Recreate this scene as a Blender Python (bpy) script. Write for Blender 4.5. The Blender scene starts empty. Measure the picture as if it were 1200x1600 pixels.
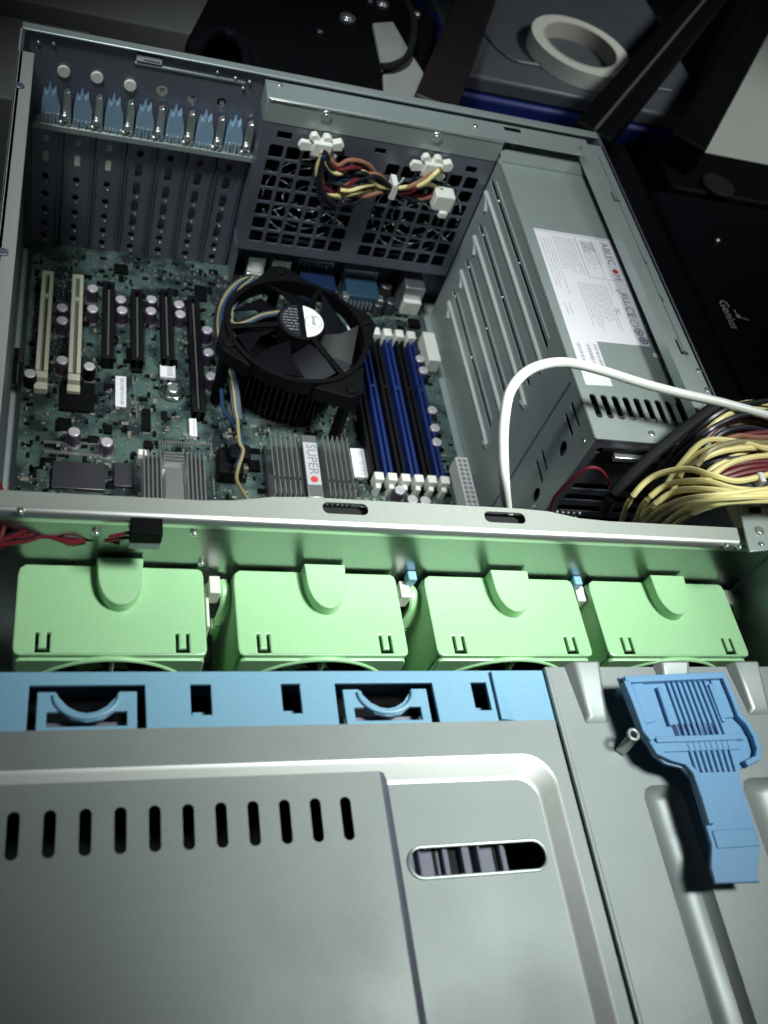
import bpy, bmesh, math, random
from mathutils import Vector, Matrix
random.seed(7)
S = 0.01                      # all measures below are centimetres, built in metres
scene = bpy.context.scene
col = scene.collection

# ------------------------------------------------------------------ camera
CR = Matrix(((0.94735628, -0.14662976, 0.28463273),
             (0.04800837, -0.81387167, -0.57905794),
             (0.31656164, 0.56223893, -0.76398698)))
CC = Vector((3.3445687, -66.13919028, 37.83966468))
FPX = 1540.83
cam = bpy.data.cameras.new('camera'); camo = bpy.data.objects.new('camera', cam); col.objects.link(camo)
M = Matrix(((CR[0][0], -CR[1][0], -CR[2][0], CC.x * S),
            (CR[0][1], -CR[1][1], -CR[2][1], CC.y * S),
            (CR[0][2], -CR[1][2], -CR[2][2], CC.z * S), (0, 0, 0, 1)))
camo.matrix_world = M
cam.sensor_fit = 'VERTICAL'; cam.sensor_height = 32; cam.lens = 32 * FPX / 1600
cam.clip_start = 0.02; cam.clip_end = 60
cam.dof.use_dof = True; cam.dof.focus_distance = 0.56; cam.dof.aperture_fstop = 9.0
scene.camera = camo
scene.render.resolution_x = 768; scene.render.resolution_y = 1024

# ------------------------------------------------------------------ world, lamps, exposure
w = bpy.data.worlds.new('World'); scene.world = w; w.use_nodes = True
bg = w.node_tree.nodes['Background']
bg.inputs[0].default_value = (0.30, 0.36, 0.62, 1); bg.inputs[1].default_value = 0.019

def lamp(name, kind, loc, target, energy, color, **kw):
    l = bpy.data.lights.new(name, kind); l.energy = energy; l.color = color
    for k, v in kw.items(): setattr(l, k, v)
    o = bpy.data.objects.new(name, l); col.objects.link(o)
    o.location = Vector(loc) * S
    d = (Vector(target) - Vector(loc)).normalized()
    o.rotation_euler = d.to_track_quat('-Z', 'Y').to_euler()
    return o
lamp('key_spot', 'SPOT', (58, -52, 96), (22.8, -37.0, -4), 138, (0.93, 1.0, 0.965),
     spot_size=math.radians(26), spot_blend=1.0, shadow_soft_size=0.17)  # added spot from the right; its soft narrow cone imitates a vignette
lamp('side_spot', 'SPOT', (-16, -34, 95), (23, -8, -6), 60, (0.88, 0.97, 1.0),
     spot_size=math.radians(32), spot_blend=1.0, shadow_soft_size=0.10)
lamp('rear_spot', 'SPOT', (95, -25, 95), (62, 22, -6), 34, (0.97, 1.0, 0.96),
     spot_size=math.radians(36), spot_blend=1.0, shadow_soft_size=0.15)  # added lamp that lifts the background at the right rear
vs = scene.view_settings
scene.display_settings.display_device = 'sRGB'
vs.view_transform = 'Standard'; vs.look = 'None'; vs.exposure = 0.0; vs.gamma = 1.0; vs.use_curve_mapping = False
scene.render.engine = 'CYCLES'

# ------------------------------------------------------------------ measuring helper: where a sight line meets a real plane
def U(u, v, ax, val):
    d = CR.transposed() @ Vector(((u - 600) / FPX, (v - 800) / FPX, 1.0))
    i = 'XYZ'.index(ax)
    return CC + d * ((val - CC[i]) / d[i])

# ------------------------------------------------------------------ materials
MT = {}
def mat(name, c, rough=0.5, metal=0.0, grain=0.0, gscale=400, bump=0.0, bscale=900, emit=None, trans=0.0, coat=0.0, c2=None, cscale=6, alpha=1.0, spec=0.5, rvar=0.0):
    m = bpy.data.materials.new(name); m.use_nodes = True
    nt = m.node_tree; b = nt.nodes['Principled BSDF']
    b.inputs['Base Color'].default_value = (*c, 1); b.inputs['Roughness'].default_value = rough
    b.inputs['Metallic'].default_value = metal; b.inputs['Specular IOR Level'].default_value = spec
    b.inputs['Transmission Weight'].default_value = trans; b.inputs['Coat Weight'].default_value = coat
    b.inputs['Alpha'].default_value = alpha
    tc = nt.nodes.new('ShaderNodeTexCoord')
    src = None
    if c2 is not None or grain > 0:
        n1 = nt.nodes.new('ShaderNodeTexNoise'); n1.inputs['Scale'].default_value = cscale; n1.inputs['Detail'].default_value = 6
        nt.links.new(tc.outputs['Object'], n1.inputs['Vector'])
        mx = nt.nodes.new('ShaderNodeMix'); mx.data_type = 'RGBA'
        mx.inputs['A'].default_value = (*c, 1)
        cc = c2 if c2 is not None else tuple(x * 0.86 for x in c)
        mx.inputs['B'].default_value = (*cc, 1)
        rp = nt.nodes.new('ShaderNodeMapRange'); rp.inputs['From Min'].default_value = 0.35; rp.inputs['From Max'].default_value = 0.65
        nt.links.new(n1.outputs['Fac'], rp.inputs['Value']); nt.links.new(rp.outputs['Result'], mx.inputs['Factor'])
        src = mx.outputs['Result']
        if grain > 0:
            n2 = nt.nodes.new('ShaderNodeTexNoise'); n2.inputs['Scale'].default_value = gscale; n2.inputs['Detail'].default_value = 3
            nt.links.new(tc.outputs['Object'], n2.inputs['Vector'])
            m2 = nt.nodes.new('ShaderNodeMix'); m2.data_type = 'RGBA'; m2.blend_type = 'MULTIPLY'
            r2 = nt.nodes.new('ShaderNodeMapRange'); r2.inputs['From Min'].default_value = 0.3; r2.inputs['From Max'].default_value = 0.7
            r2.inputs['To Min'].default_value = 1 - grain; r2.inputs['To Max'].default_value = 1.0
            nt.links.new(n2.outputs['Fac'], r2.inputs['Value'])
            m2.inputs['Factor'].default_value = 1.0
            nt.links.new(src, m2.inputs['A']); nt.links.new(r2.outputs['Result'], m2.inputs['B']); src = m2.outputs['Result']
        nt.links.new(src, b.inputs['Base Color'])
    if rvar > 0:
        n4 = nt.nodes.new('ShaderNodeTexNoise'); n4.inputs['Scale'].default_value = 18; n4.inputs['Detail'].default_value = 8
        nt.links.new(tc.outputs['Object'], n4.inputs['Vector'])
        r4 = nt.nodes.new('ShaderNodeMapRange'); r4.inputs['To Min'].default_value = rough - rvar; r4.inputs['To Max'].default_value = rough + rvar
        r4.inputs['From Min'].default_value = 0.3; r4.inputs['From Max'].default_value = 0.7
        nt.links.new(n4.outputs['Fac'], r4.inputs['Value']); nt.links.new(r4.outputs['Result'], b.inputs['Roughness'])
    if bump > 0:
        n3 = nt.nodes.new('ShaderNodeTexNoise'); n3.inputs['Scale'].default_value = bscale; n3.inputs['Detail'].default_value = 4
        nt.links.new(tc.outputs['Object'], n3.inputs['Vector'])
        bp = nt.nodes.new('ShaderNodeBump'); bp.inputs['Strength'].default_value = bump; bp.inputs['Distance'].default_value = 0.0004
        nt.links.new(n3.outputs['Fac'], bp.inputs['Height']); nt.links.new(bp.outputs['Normal'], b.inputs['Normal'])
    MT[name] = m
    return m
mat('steel', (0.42, 0.48, 0.45), 0.42, 0.50, grain=0.10, gscale=1200, bump=0.05, c2=(0.38, 0.44, 0.42), cscale=14, rvar=0.05)
mat('steel_top', (0.275, 0.305, 0.30), 0.45, 0.4, grain=0.10, gscale=1400, bump=0.05, c2=(0.25, 0.28, 0.275), cscale=10, rvar=0.05)
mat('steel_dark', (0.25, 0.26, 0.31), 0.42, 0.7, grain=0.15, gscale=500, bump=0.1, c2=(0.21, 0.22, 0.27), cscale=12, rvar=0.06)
mat('steel_mirror', (0.36, 0.40, 0.39), 0.26, 1.0, grain=0.08, gscale=600, bump=0.10, rvar=0.04)
mat('rail_steel', (0.46, 0.49, 0.45), 0.42, 0.4, grain=0.10, gscale=1200, bump=0.04)
mat('strip_grey', (0.42, 0.41, 0.42), 0.5, 0.2)
mat('hole_fill_pale', (0.75, 0.75, 0.66), 0.5)
mat('pressed_edge', (0.70, 0.72, 0.69), 0.42, 0.4, grain=0.08, gscale=700)  # paler steel, the sheen of bevels and ribs put into the colour
mat('bright_steel', (0.75, 0.77, 0.74), 0.28, 0.9)
mat('chrome', (0.85, 0.85, 0.85), 0.12, 1.0)
mat('green_plastic', (0.36, 0.62, 0.34), 0.33, 0.0, grain=0.05, bump=0.05, coat=0.1, c2=(0.32, 0.60, 0.31))
mat('green_clip', (0.34, 0.62, 0.32), 0.35)
mat('blue_plastic', (0.22, 0.44, 0.60), 0.42, 0.0, grain=0.06, bump=0.06, c2=(0.20, 0.41, 0.57))
mat('blue_latch', (0.15, 0.32, 0.53), 0.4, 0.0, grain=0.06, bump=0.06, c2=(0.13, 0.29, 0.49))
mat('blue_clip', (0.24, 0.37, 0.48), 0.2, 0.0)
mat('black_plastic', (0.004, 0.004, 0.005), 0.6, 0.0, grain=0.2, bump=0.1, spec=0.08)
mat('black_gloss', (0.005, 0.005, 0.007), 0.4, 0.0, spec=0.12)
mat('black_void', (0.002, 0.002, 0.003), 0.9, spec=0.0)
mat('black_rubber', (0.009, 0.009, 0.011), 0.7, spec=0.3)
mat('white_plastic', (0.74, 0.74, 0.66), 0.4, grain=0.06)
mat('ivory_plastic', (0.50, 0.49, 0.38), 0.42, grain=0.08)
mat('white_rubber', (0.80, 0.82, 0.76), 0.35, grain=0.03)
mat('paper', (0.72, 0.70, 0.72), 0.7, grain=0.05)
mat('ink', (0.16, 0.15, 0.20), 0.8); mat('ink_red', (0.45, 0.03, 0.02), 0.7); mat('ink_grey', (0.24, 0.23, 0.27), 0.8)
mat('white_ink', (0.35, 0.35, 0.34), 0.6)
mat('yellow_wire', (0.74, 0.64, 0.28), 0.4); mat('red_wire', (0.13, 0.011, 0.018), 0.4); mat('black_wire', (0.010, 0.010, 0.014), 0.35)
mat('orange_wire', (0.26, 0.12, 0.07), 0.4); mat('blue_wire', (0.02, 0.05, 0.12), 0.4); mat('dull_yellow_wire', (0.22, 0.19, 0.09), 0.45)
mat('slot_blue', (0.007, 0.020, 0.11), 0.4); mat('slot_black', (0.004, 0.004, 0.006), 0.6, spec=0.15)
mat('vga_blue', (0.008, 0.018, 0.06), 0.4); mat('teal', (0.02, 0.05, 0.08), 0.4)
mat('heatsink', (0.55, 0.55, 0.56), 0.32, 0.9); mat('fins_dark', (0.035, 0.035, 0.04), 0.4, 0.7)
mat('heatsink_dark', (0.12, 0.115, 0.13), 0.38, 0.85)
mat('capacitor_sleeve', (0.05, 0.03, 0.06), 0.4); mat('capacitor_top', (0.82, 0.76, 0.80), 0.3, 0.6)
mat('violet', (0.30, 0.08, 0.2), 0.4)
mat('desk', (0.11, 0.115, 0.10), 0.55, grain=0.1, gscale=60, c2=(0.09, 0.095, 0.085), cscale=3)
mat('carton', (0.20, 0.205, 0.175), 0.7, grain=0.1, gscale=80)
mat('crate_blue', (0.008, 0.02, 0.15), 0.5, grain=0.1)
mat('lid_grey', (0.09, 0.10, 0.115), 0.4, grain=0.1, gscale=50, c2=(0.07, 0.078, 0.095))
mat('tape', (0.72, 0.74, 0.68), 0.5, grain=0.04)
mat('tape_core', (0.5, 0.5, 0.44), 0.7, grain=0.1)
mat('wood_dark', (0.008, 0.004, 0.005), 0.6, grain=0.3, gscale=90)
mat('cloth_pale', (0.30, 0.31, 0.28), 0.8, grain=0.15, gscale=60, bump=0.3, bscale=200)
mat('wall_pale', (0.45, 0.49, 0.45), 0.8, grain=0.05)
mat('tan', (0.16, 0.15, 0.12), 0.5); mat('clear', (0.28, 0.29, 0.36), 0.2, 0.3)
# printed circuit board: lacquered green with paler copper traces and pads
def pcb():
    m = bpy.data.materials.new('pcb'); m.use_nodes = True; nt = m.node_tree; b = nt.nodes['Principled BSDF']
    tc = nt.nodes.new('ShaderNodeTexCoord')
    mp = nt.nodes.new('ShaderNodeMapping'); nt.links.new(tc.outputs['Object'], mp.inputs['Vector'])
    br = nt.nodes.new('ShaderNodeTexBrick'); br.inputs['Scale'].default_value = 220
    br.inputs['Color1'].default_value = (0.016, 0.032, 0.030, 1); br.inputs['Color2'].default_value = (0.030, 0.056, 0.052, 1)
    br.inputs['Mortar'].default_value = (0.085, 0.12, 0.11, 1); br.inputs['Mortar Size'].default_value = 0.05
    nt.links.new(mp.outputs['Vector'], br.inputs['Vector'])
    vo = nt.nodes.new('ShaderNodeTexVoronoi'); vo.distance = 'MANHATTAN'; vo.inputs['Scale'].default_value = 160
    nt.links.new(mp.outputs['Vector'], vo.inputs['Vector'])
    n = nt.nodes.new('ShaderNodeTexNoise'); n.inputs['Scale'].default_value = 55; n.inputs['Detail'].default_value = 5
    nt.links.new(mp.outputs['Vector'], n.inputs['Vector'])
    cr = nt.nodes.new('ShaderNodeValToRGB'); cr.color_ramp.elements[0].position = 0.42; cr.color_ramp.elements[1].position = 0.6
    cr.color_ramp.elements[0].color = (0.2, 0.22, 0.25, 1); cr.color_ramp.elements[1].color = (1.1, 1.2, 1.15, 1)
    nt.links.new(n.outputs['Fac'], cr.inputs['Fac'])
    mx = nt.nodes.new('ShaderNodeMix'); mx.data_type = 'RGBA'; mx.blend_type = 'MULTIPLY'; mx.inputs['Factor'].default_value = 1
    nt.links.new(br.outputs['Color'], mx.inputs['A']); nt.links.new(cr.outputs['Color'], mx.inputs['B'])
    c2 = nt.nodes.new('ShaderNodeValToRGB'); c2.color_ramp.elements[0].position = 0.10; c2.color_ramp.elements[1].position = 0.16
    c2.color_ramp.elements[0].color = (1, 1, 1, 1); c2.color_ramp.elements[1].color = (0, 0, 0, 1)
    nt.links.new(vo.outputs['Distance'], c2.inputs['Fac'])
    m2 = nt.nodes.new('ShaderNodeMix'); m2.data_type = 'RGBA'; m2.inputs['B'].default_value = (0.26, 0.32, 0.26, 1)
    nt.links.new(c2.outputs['Color'], m2.inputs['Factor']); nt.links.new(mx.outputs['Result'], m2.inputs['A'])
    nt.links.new(m2.outputs['Result'], b.inputs['Base Color']); b.inputs['Roughness'].default_value = 0.4
    MT['pcb'] = m
pcb()

# ------------------------------------------------------------------ object helpers
ORG = {}
def tag(o, label=None, cat=None, group=None, kind=None):
    if label: o['label'] = label
    if cat: o['category'] = cat
    if group: o['group'] = group
    if kind: o['kind'] = kind
    return o
def thing(name, label, cat, loc, group=None, kind=None):
    o = bpy.data.objects.new(name, None); col.objects.link(o); o.location = Vector(loc) * S
    o.empty_display_size = 0.02; ORG[o.name] = Vector(loc)
    return tag(o, label, cat, group, kind)
class MB:
    """collects shapes in centimetres and links them as ONE mesh object"""
    def __init__(self): self.bm = bmesh.new()
    def box(self, x0, x1, y0, y1, z0, z1, rz=0.0):
        vs_ = bmesh.ops.create_cube(self.bm, size=1)['verts']
        c = Vector(((x0 + x1) / 2, (y0 + y1) / 2, (z0 + z1) / 2)); r = Matrix.Rotation(rz, 3, 'Z')
        for v in vs_: v.co = r @ Vector((v.co.x * (x1 - x0), v.co.y * (y1 - y0), v.co.z * (z1 - z0))) + c
        return self
    def hexa(self, a, b):
        """two quads (lists of 4 points), joined"""
        va = [self.bm.verts.new(p) for p in a]; vb = [self.bm.verts.new(p) for p in b]
        n = len(va)
        self.bm.faces.new(va); self.bm.faces.new(vb[::-1])
        for i in range(n): self.bm.faces.new((va[i], vb[i], vb[(i + 1) % n], va[(i + 1) % n]))
        bmesh.ops.recalc_face_normals(self.bm, faces=self.bm.faces)
        return self
    def prism(self, pts, z0, z1, axis='Z'):
        def P(p, h):
            return {'Z': (p[0], p[1], h), 'Y': (p[0], h, p[1]), 'X': (h, p[0], p[1])}[axis]
        return self.hexa([P(p, z0) for p in pts], [P(p, z1) for p in pts])
    def cyl(self, c, r, h, axis='Z', n=20, r2=None):
        vs_ = bmesh.ops.create_cone(self.bm, cap_ends=True, segments=n, radius1=r, radius2=r if r2 is None else r2, depth=h)['verts']
        R = {'Z': Matrix.Identity(3), 'Y': Matrix.Rotation(math.pi / 2, 3, 'X'), 'X': Matrix.Rotation(math.pi / 2, 3, 'Y')}[axis]
        for v in vs_: v.co = R @ v.co + Vector(c)
        return self
    def ball(self, c, r, sc=(1, 1, 1)):
        vs_ = bmesh.ops.create_uvsphere(self.bm, u_segments=14, v_segments=8, radius=r)['verts']
        for v in vs_: v.co = Vector((v.co.x * sc[0], v.co.y * sc[1], v.co.z * sc[2])) + Vector(c)
        return self
    def tube(self, pts, r, n=8, closed=False, sub=6, flat=1.0):
        P = [Vector(p) for p in pts]; path = []
        m = len(P)
        rng = range(m) if closed else range(m - 1)
        for i in rng:
            p1, p2 = P[i], P[(i + 1) % m]
            p0 = P[(i - 1) % m] if (closed or i > 0) else p1 * 2 - p2
            p3 = P[(i + 2) % m] if (closed or i + 2 < m) else p2 * 2 - p1
            for k in range(sub):
                t = k / sub
                path.append(0.5 * ((2 * p1) + (p2 - p0) * t + (2 * p0 - 5 * p1 + 4 * p2 - p3) * t * t + (3 * p1 - p0 - 3 * p2 + p3) * t ** 3))
        if not closed: path.append(P[-1])
        rings = []; up = Vector((0.13, 0.21, 1)).normalized()
        for i, p in enumerate(path):
            a = path[(i - 1) % len(path)] if (closed or i > 0) else p
            b = path[(i + 1) % len(path)] if (closed or i + 1 < len(path)) else p
            d = (b - a)
            if d.length < 1e-6: d = Vector((1, 0, 0))
            d.normalize()
            s = d.cross(up)
            if s.length < 1e-3: s = d.cross(Vector((1, 0, 0)))
            s.normalize(); u = s.cross(d).normalized()
            rings.append([self.bm.verts.new(p + s * math.cos(2 * math.pi * k / n) * r + u * math.sin(2 * math.pi * k / n) * r * flat) for k in range(n)])
        L = len(rings)
        for i in (range(L) if closed else range(L - 1)):
            a, b = rings[i], rings[(i + 1) % L]
            for k in range(n): self.bm.faces.new((a[k], a[(k + 1) % n], b[(k + 1) % n], b[k]))
        if not closed:
            self.bm.faces.new(rings[0][::-1]); self.bm.faces.new(rings[-1])
        return self
    def circle(self, c, R, r, axis='Z', n=10, seg=40):
        pts = []
        for k in range(seg):
            a = 2 * math.pi * k / seg
            q = (R * math.cos(a), R * math.sin(a))
            pts.append(Vector(c) + Vector({'Z': (q[0], q[1], 0), 'Y': (q[0], 0, q[1]), 'X': (0, q[0], q[1])}[axis]))
        return self.tube(pts, r, n=n, closed=True, sub=1)
    def quad(self, *p):
        self.bm.faces.new([self.bm.verts.new(q) for q in p]); return self
    def build(self, name, m, parent=None, bev=0.0, seg=2, smooth=True, label=None, angle=35, kind=None):
        root = parent
        while root is not None and root.name not in ORG: root = root.parent
        og = ORG[root.name] if root is not None else None
        if og is None:
            c = [v.co for v in self.bm.verts]
            og = Vector((sum(v.x for v in c) / len(c), sum(v.y for v in c) / len(c), min(v.z for v in c)))
        bmesh.ops.recalc_face_normals(self.bm, faces=self.bm.faces)
        for v in self.bm.verts: v.co = (v.co - og) * S
        me = bpy.data.meshes.new(name); self.bm.to_mesh(me); self.bm.free()
        return finish(me, name, m, parent, og, bev, seg, smooth, label, angle, kind)
def finish(me, name, m, parent, og, bev, seg, smooth, label, angle=35, kind=None):
    me.materials.clear(); me.materials.append(MT[m])
    o = bpy.data.objects.new(name, me); col.objects.link(o)
    if parent is not None: o.parent = parent
    else: o.location = og * S; ORG[o.name] = og
    if smooth:
        me.polygons.foreach_set('use_smooth', [True] * len(me.polygons))
        try: me.set_sharp_from_angle(angle=math.radians(angle))
        except Exception: pass
    if bev > 0:
        b = o.modifiers.new('edge', 'BEVEL'); b.width = bev * S; b.segments = seg; b.limit_method = 'ANGLE'; b.angle_limit = math.radians(40)
    if label: o['label'] = label
    if kind: o['kind'] = kind
    return o
def rect(x0, y0, x1, y1): return [(x0, y0), (x1, y0), (x1, y1), (x0, y1)]
def rrect(x0, y0, x1, y1, r, n=5):
    out = []
    for cx, cy, a0 in ((x1 - r, y1 - r, 0), (x0 + r, y1 - r, 90), (x0 + r, y0 + r, 180), (x1 - r, y0 + r, 270)):
        for k in range(n + 1):
            a = math.radians(a0 + 90 * k / n); out.append((cx + r * math.cos(a), cy + r * math.sin(a)))
    return out
def circ(x, y, r, n=20, ry=None): return [(x + r * math.cos(2 * math.pi * k / n), y + (ry or r) * math.sin(2 * math.pi * k / n)) for k in range(n)]
def plate(name, loops, thick, m, parent, plane='Z', h=0.0, bev=0.0, label=None):
    """a sheet with real cut-outs: loops[0] outer, others holes; plane Z: (x,y) at top z=h; Y: (x,z) front y=h; X: (y,z) at x=h.
    h is the middle of the sheet"""
    cu = bpy.data.curves.new(name, 'CURVE'); cu.dimensions = '2D'; cu.fill_mode = 'BOTH'; cu.extrude = thick / 2 - bev; cu.bevel_depth = bev; cu.offset = -bev
    if bev: cu.bevel_resolution = 1
    for lp in loops:
        sp = cu.splines.new('POLY'); sp.points.add(len(lp) - 1)
        for p, q in zip(sp.points, lp): p.co = (q[0], q[1], 0, 1)
        sp.use_cyclic_u = True
    t = bpy.data.objects.new('tmp', cu); col.objects.link(t)
    dg = bpy.context.evaluated_depsgraph_get(); dg.update()
    me = bpy.data.meshes.new_from_object(t.evaluated_get(dg)); bpy.data.objects.remove(t); bpy.data.curves.remove(cu)
    root = parent
    while root is not None and root.name not in ORG: root = root.parent
    og = ORG[root.name] if root is not None else Vector((loops[0][0][0], loops[0][0][1], h)) if plane == 'Z' else Vector((0, 0, 0))
    for v in me.vertices:
        a, b, c = v.co
        P = {'Z': (a, b, h + c), 'Y': (a, h - c, b), 'X': (h + c, a, b)}[plane]
        v.co = (Vector(P) - og) * S
    me.name = name
    return finish(me, name, m, parent, og, 0, 1, True, label, 30)
def text(name, s, size, m, parent, loc, ax, ay, ext=0.01, align='LEFT'):
    """flat raised lettering; ax = reading direction, ay = up direction of the letters"""
    cu = bpy.data.curves.new(name, 'FONT'); cu.body = s; cu.size = size; cu.extrude = ext; cu.align_x = align; cu.resolution_u = 3
    t = bpy.data.objects.new('tmp', cu); col.objects.link(t)
    dg = bpy.context.evaluated_depsgraph_get(); dg.update()
    me = bpy.data.meshes.new_from_object(t.evaluated_get(dg)); bpy.data.objects.remove(t); bpy.data.curves.remove(cu)
    ax = Vector(ax).normalized(); ay = Vector(ay).normalized(); az = ax.cross(ay)
    root = parent
    while root.name not in ORG: root = root.parent
    og = ORG[root.name]
    for v in me.vertices: v.co = (Vector(loc) + ax * v.co.x + ay * v.co.y + az * v.co.z - og) * S
    me.name = name
    return finish(me, name, m, parent, og, 0, 1, False, None)
def copy_tree(o, parent=None):
    c = o.copy(); col.objects.link(c)
    if parent: c.parent = parent
    for ch in [x for x in o.children]: copy_tree(ch, c)
    return c

# ================================================================== SETTING
dk = MB().box(-90, 150, -110, 110, -21.0, -18.72).build('desk', 'desk'); dk['kind'] = 'structure'
wl = MB().box(-120, 200, 125, 128, -21, 190).build('back_wall', 'wall_pale'); wl['kind'] = 'structure'

# ================================================================== SERVER CHASSIS
ch = thing('server_chassis', 'open grey steel rackmount server case holding the circuit board and green fans', 'server case', (21.5, -38, -18.7))
MB().box(0.0, 42.9, -76, 0.0, -18.7, -18.5).build('floor_tray', 'steel', ch)
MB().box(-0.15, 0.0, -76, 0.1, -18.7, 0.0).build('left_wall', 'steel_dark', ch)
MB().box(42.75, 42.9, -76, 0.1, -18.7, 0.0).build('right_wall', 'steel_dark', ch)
# rails
lr = MB().box(-0.3, 0.72, -38.2, -3.0, -0.12, 0.0).box(-0.3, -0.15, -38.2, -0.3, -1.2, 0.0).build('left_rail', 'rail_steel', ch, bev=0.05)
for u, v in ((30, 135), (4, 395)):
    p = U(u, v, 'Z', 0.0); MB().cyl((p.x, p.y, 0.05), 0.3, 0.14).build('screw', 'steel_dark', lr, bev=0.04)
rail_holes = []
for y in (-9.0, -15.9, -20.9, -22.6): pass
def lhole(y, s=1.0): return [(41.75, y), (41.95, y), (41.95, y - 0.9 * s), (42.35, y - 0.9 * s), (42.35, y - 1.15 * s), (41.75, y - 1.15 * s)]
holes = [lhole(U(958, 300, 'Z', 0).y), [(42.0, -14.6), (42.15, -14.6), (42.3, -15.4), (42.1, -15.4)], [(42.0, -18.4), (42.15, -18.4), (42.3, -19.2), (42.1, -19.2)], lhole(U(1056, 530, 'Z', 0).y, 1.2)]
rr = plate('right_rail', [rect(40.95, -38.2, 42.9, -1.5)] + holes, 0.12, 'steel', ch, 'Z', -0.06)
MB().box(42.03, 42.12, -24.5, -3.0, 0.0, 0.03).build('crease', 'bright_steel', rr)
MB().box(42.9, 43.05, -76, 0.3, -3.5, 0.02).build('outer_lip', 'steel_dark', rr)
MB().box(40.95, 41.05, -38.2, -2.0, -0.8, -0.12).build('inner_lip', 'steel', rr)
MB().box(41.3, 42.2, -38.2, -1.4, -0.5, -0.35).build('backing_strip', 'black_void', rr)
for u, v in ((1092, 580), (1105, 610)):
    p = U(u, v, 'Z', 0); MB().cyl((p.x, p.y, 0.04), 0.22, 0.1).build('screw', 'bright_steel', rr, bev=0.03)
# rear wall with the round openings over the slots
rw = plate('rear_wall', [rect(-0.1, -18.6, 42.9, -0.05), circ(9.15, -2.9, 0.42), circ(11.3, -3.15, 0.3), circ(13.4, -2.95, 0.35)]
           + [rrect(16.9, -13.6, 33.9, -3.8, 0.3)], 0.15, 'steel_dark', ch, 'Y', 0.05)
MB().box(-0.2, 43.0, -0.35, 0.45, -0.15, 0.02).box(-0.2, 43.0, 0.3, 0.45, -1.6, -0.15).build('rim', 'steel', rw, bev=0.09)
for x, z in ((2.5, -2.7), (4.7, -2.7), (6.95, -2.85)):
    MB().cyl((x, -0.12, z), 0.43, 0.2, 'Y').build('plug', 'hole_fill_pale', rw, bev=0.05)  # pale discs paint the brightness seen through open holes
for x, z in ((9.15, -2.9), (11.3, -3.15), (13.4, -2.95)):
    MB().cyl((x + 0.05, 0.2, z - 0.12), 0.2, 0.1, 'Y').build('screw', 'bright_steel', rw, bev=0.03)
MB().box(7.1, 14.8, -0.14, -0.03, -1.2, -1.0).build('stiffening_bead', 'steel', rw, bev=0.04)
sl = MB().box(7.2, 8.9, -0.2, -0.03, -0.86, -0.42).build('small_label', 'paper', rw); MB().box(7.7, 8.8, -0.215, -0.2, -0.75, -0.65).build('print', 'ink', sl)
for u, v in ((340, 113), (368, 122), (390, 128), (380, 138), (84, 68), (60, 66)):
    p = U(u, v, 'Y', -0.1); MB().ball((p.x, -0.1, p.z), 0.13).build('rivet', 'bright_steel', rw)
MB().box(0.55, 16.2, -1.1, -0.03, -6.45, -6.3).box(0.55, 16.2, -1.2, -1.1, -6.75, -6.3).build('slot_shelf', 'steel', rw, bev=0.03)
# expansion slot covers, punched with holes
hole_mats = {}
for k in range(7):
    xa = 0.52 + 2.215 * k; xb = xa + 2.12; xm = (xa + xb) / 2 - 0.1
    hs = []
    zs = [-8.0, -9.5, -11.2, -12.8, -14.2, -15.6, -16.8]
    big = k >= 3
    loops = []; fills = []
    for i, z in enumerate(zs):
        r = 0.24 if not big else 0.26
        hh = 0.62 if (big and 0 < i < 5) else (0.5 if (not big and i in (1,)) else 0.3)
        if i == 6: hh = 0.32
        loops.append(rrect(xm - r, z - hh, xm + r, z + hh, r * 0.95)); fills.append((z, r, hh))
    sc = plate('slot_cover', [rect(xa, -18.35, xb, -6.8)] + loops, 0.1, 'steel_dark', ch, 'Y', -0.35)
    MB().box(xa, xa + 0.10, -0.62, -0.40, -18.3, -6.8).box(xb - 0.3, xb - 0.2, -0.52, -0.40, -18.3, -6.8).build('fold', 'steel_dark', sc, bev=0.03)
    for z, r, hh in fills:
        i = fills.index((z, r, hh))
        if k <= 2 and i in (0, 1): MB().box(xm - r * .85, xm + r * .85, -0.38, -0.18, z - hh * .9, z + hh * .9).build('pale_backing', 'hole_fill_pale', sc)
        if k >= 5 and i == 0: MB().box(xm - r, xm + r, -0.3, -0.2, z - hh, z + hh).build('red_backing', 'red_wire', sc)
        if i >= 2: MB().ball((xm + 0.1, -0.40, z - hh - 0.16), 0.08).build('burr', 'bright_steel', sc)
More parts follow.
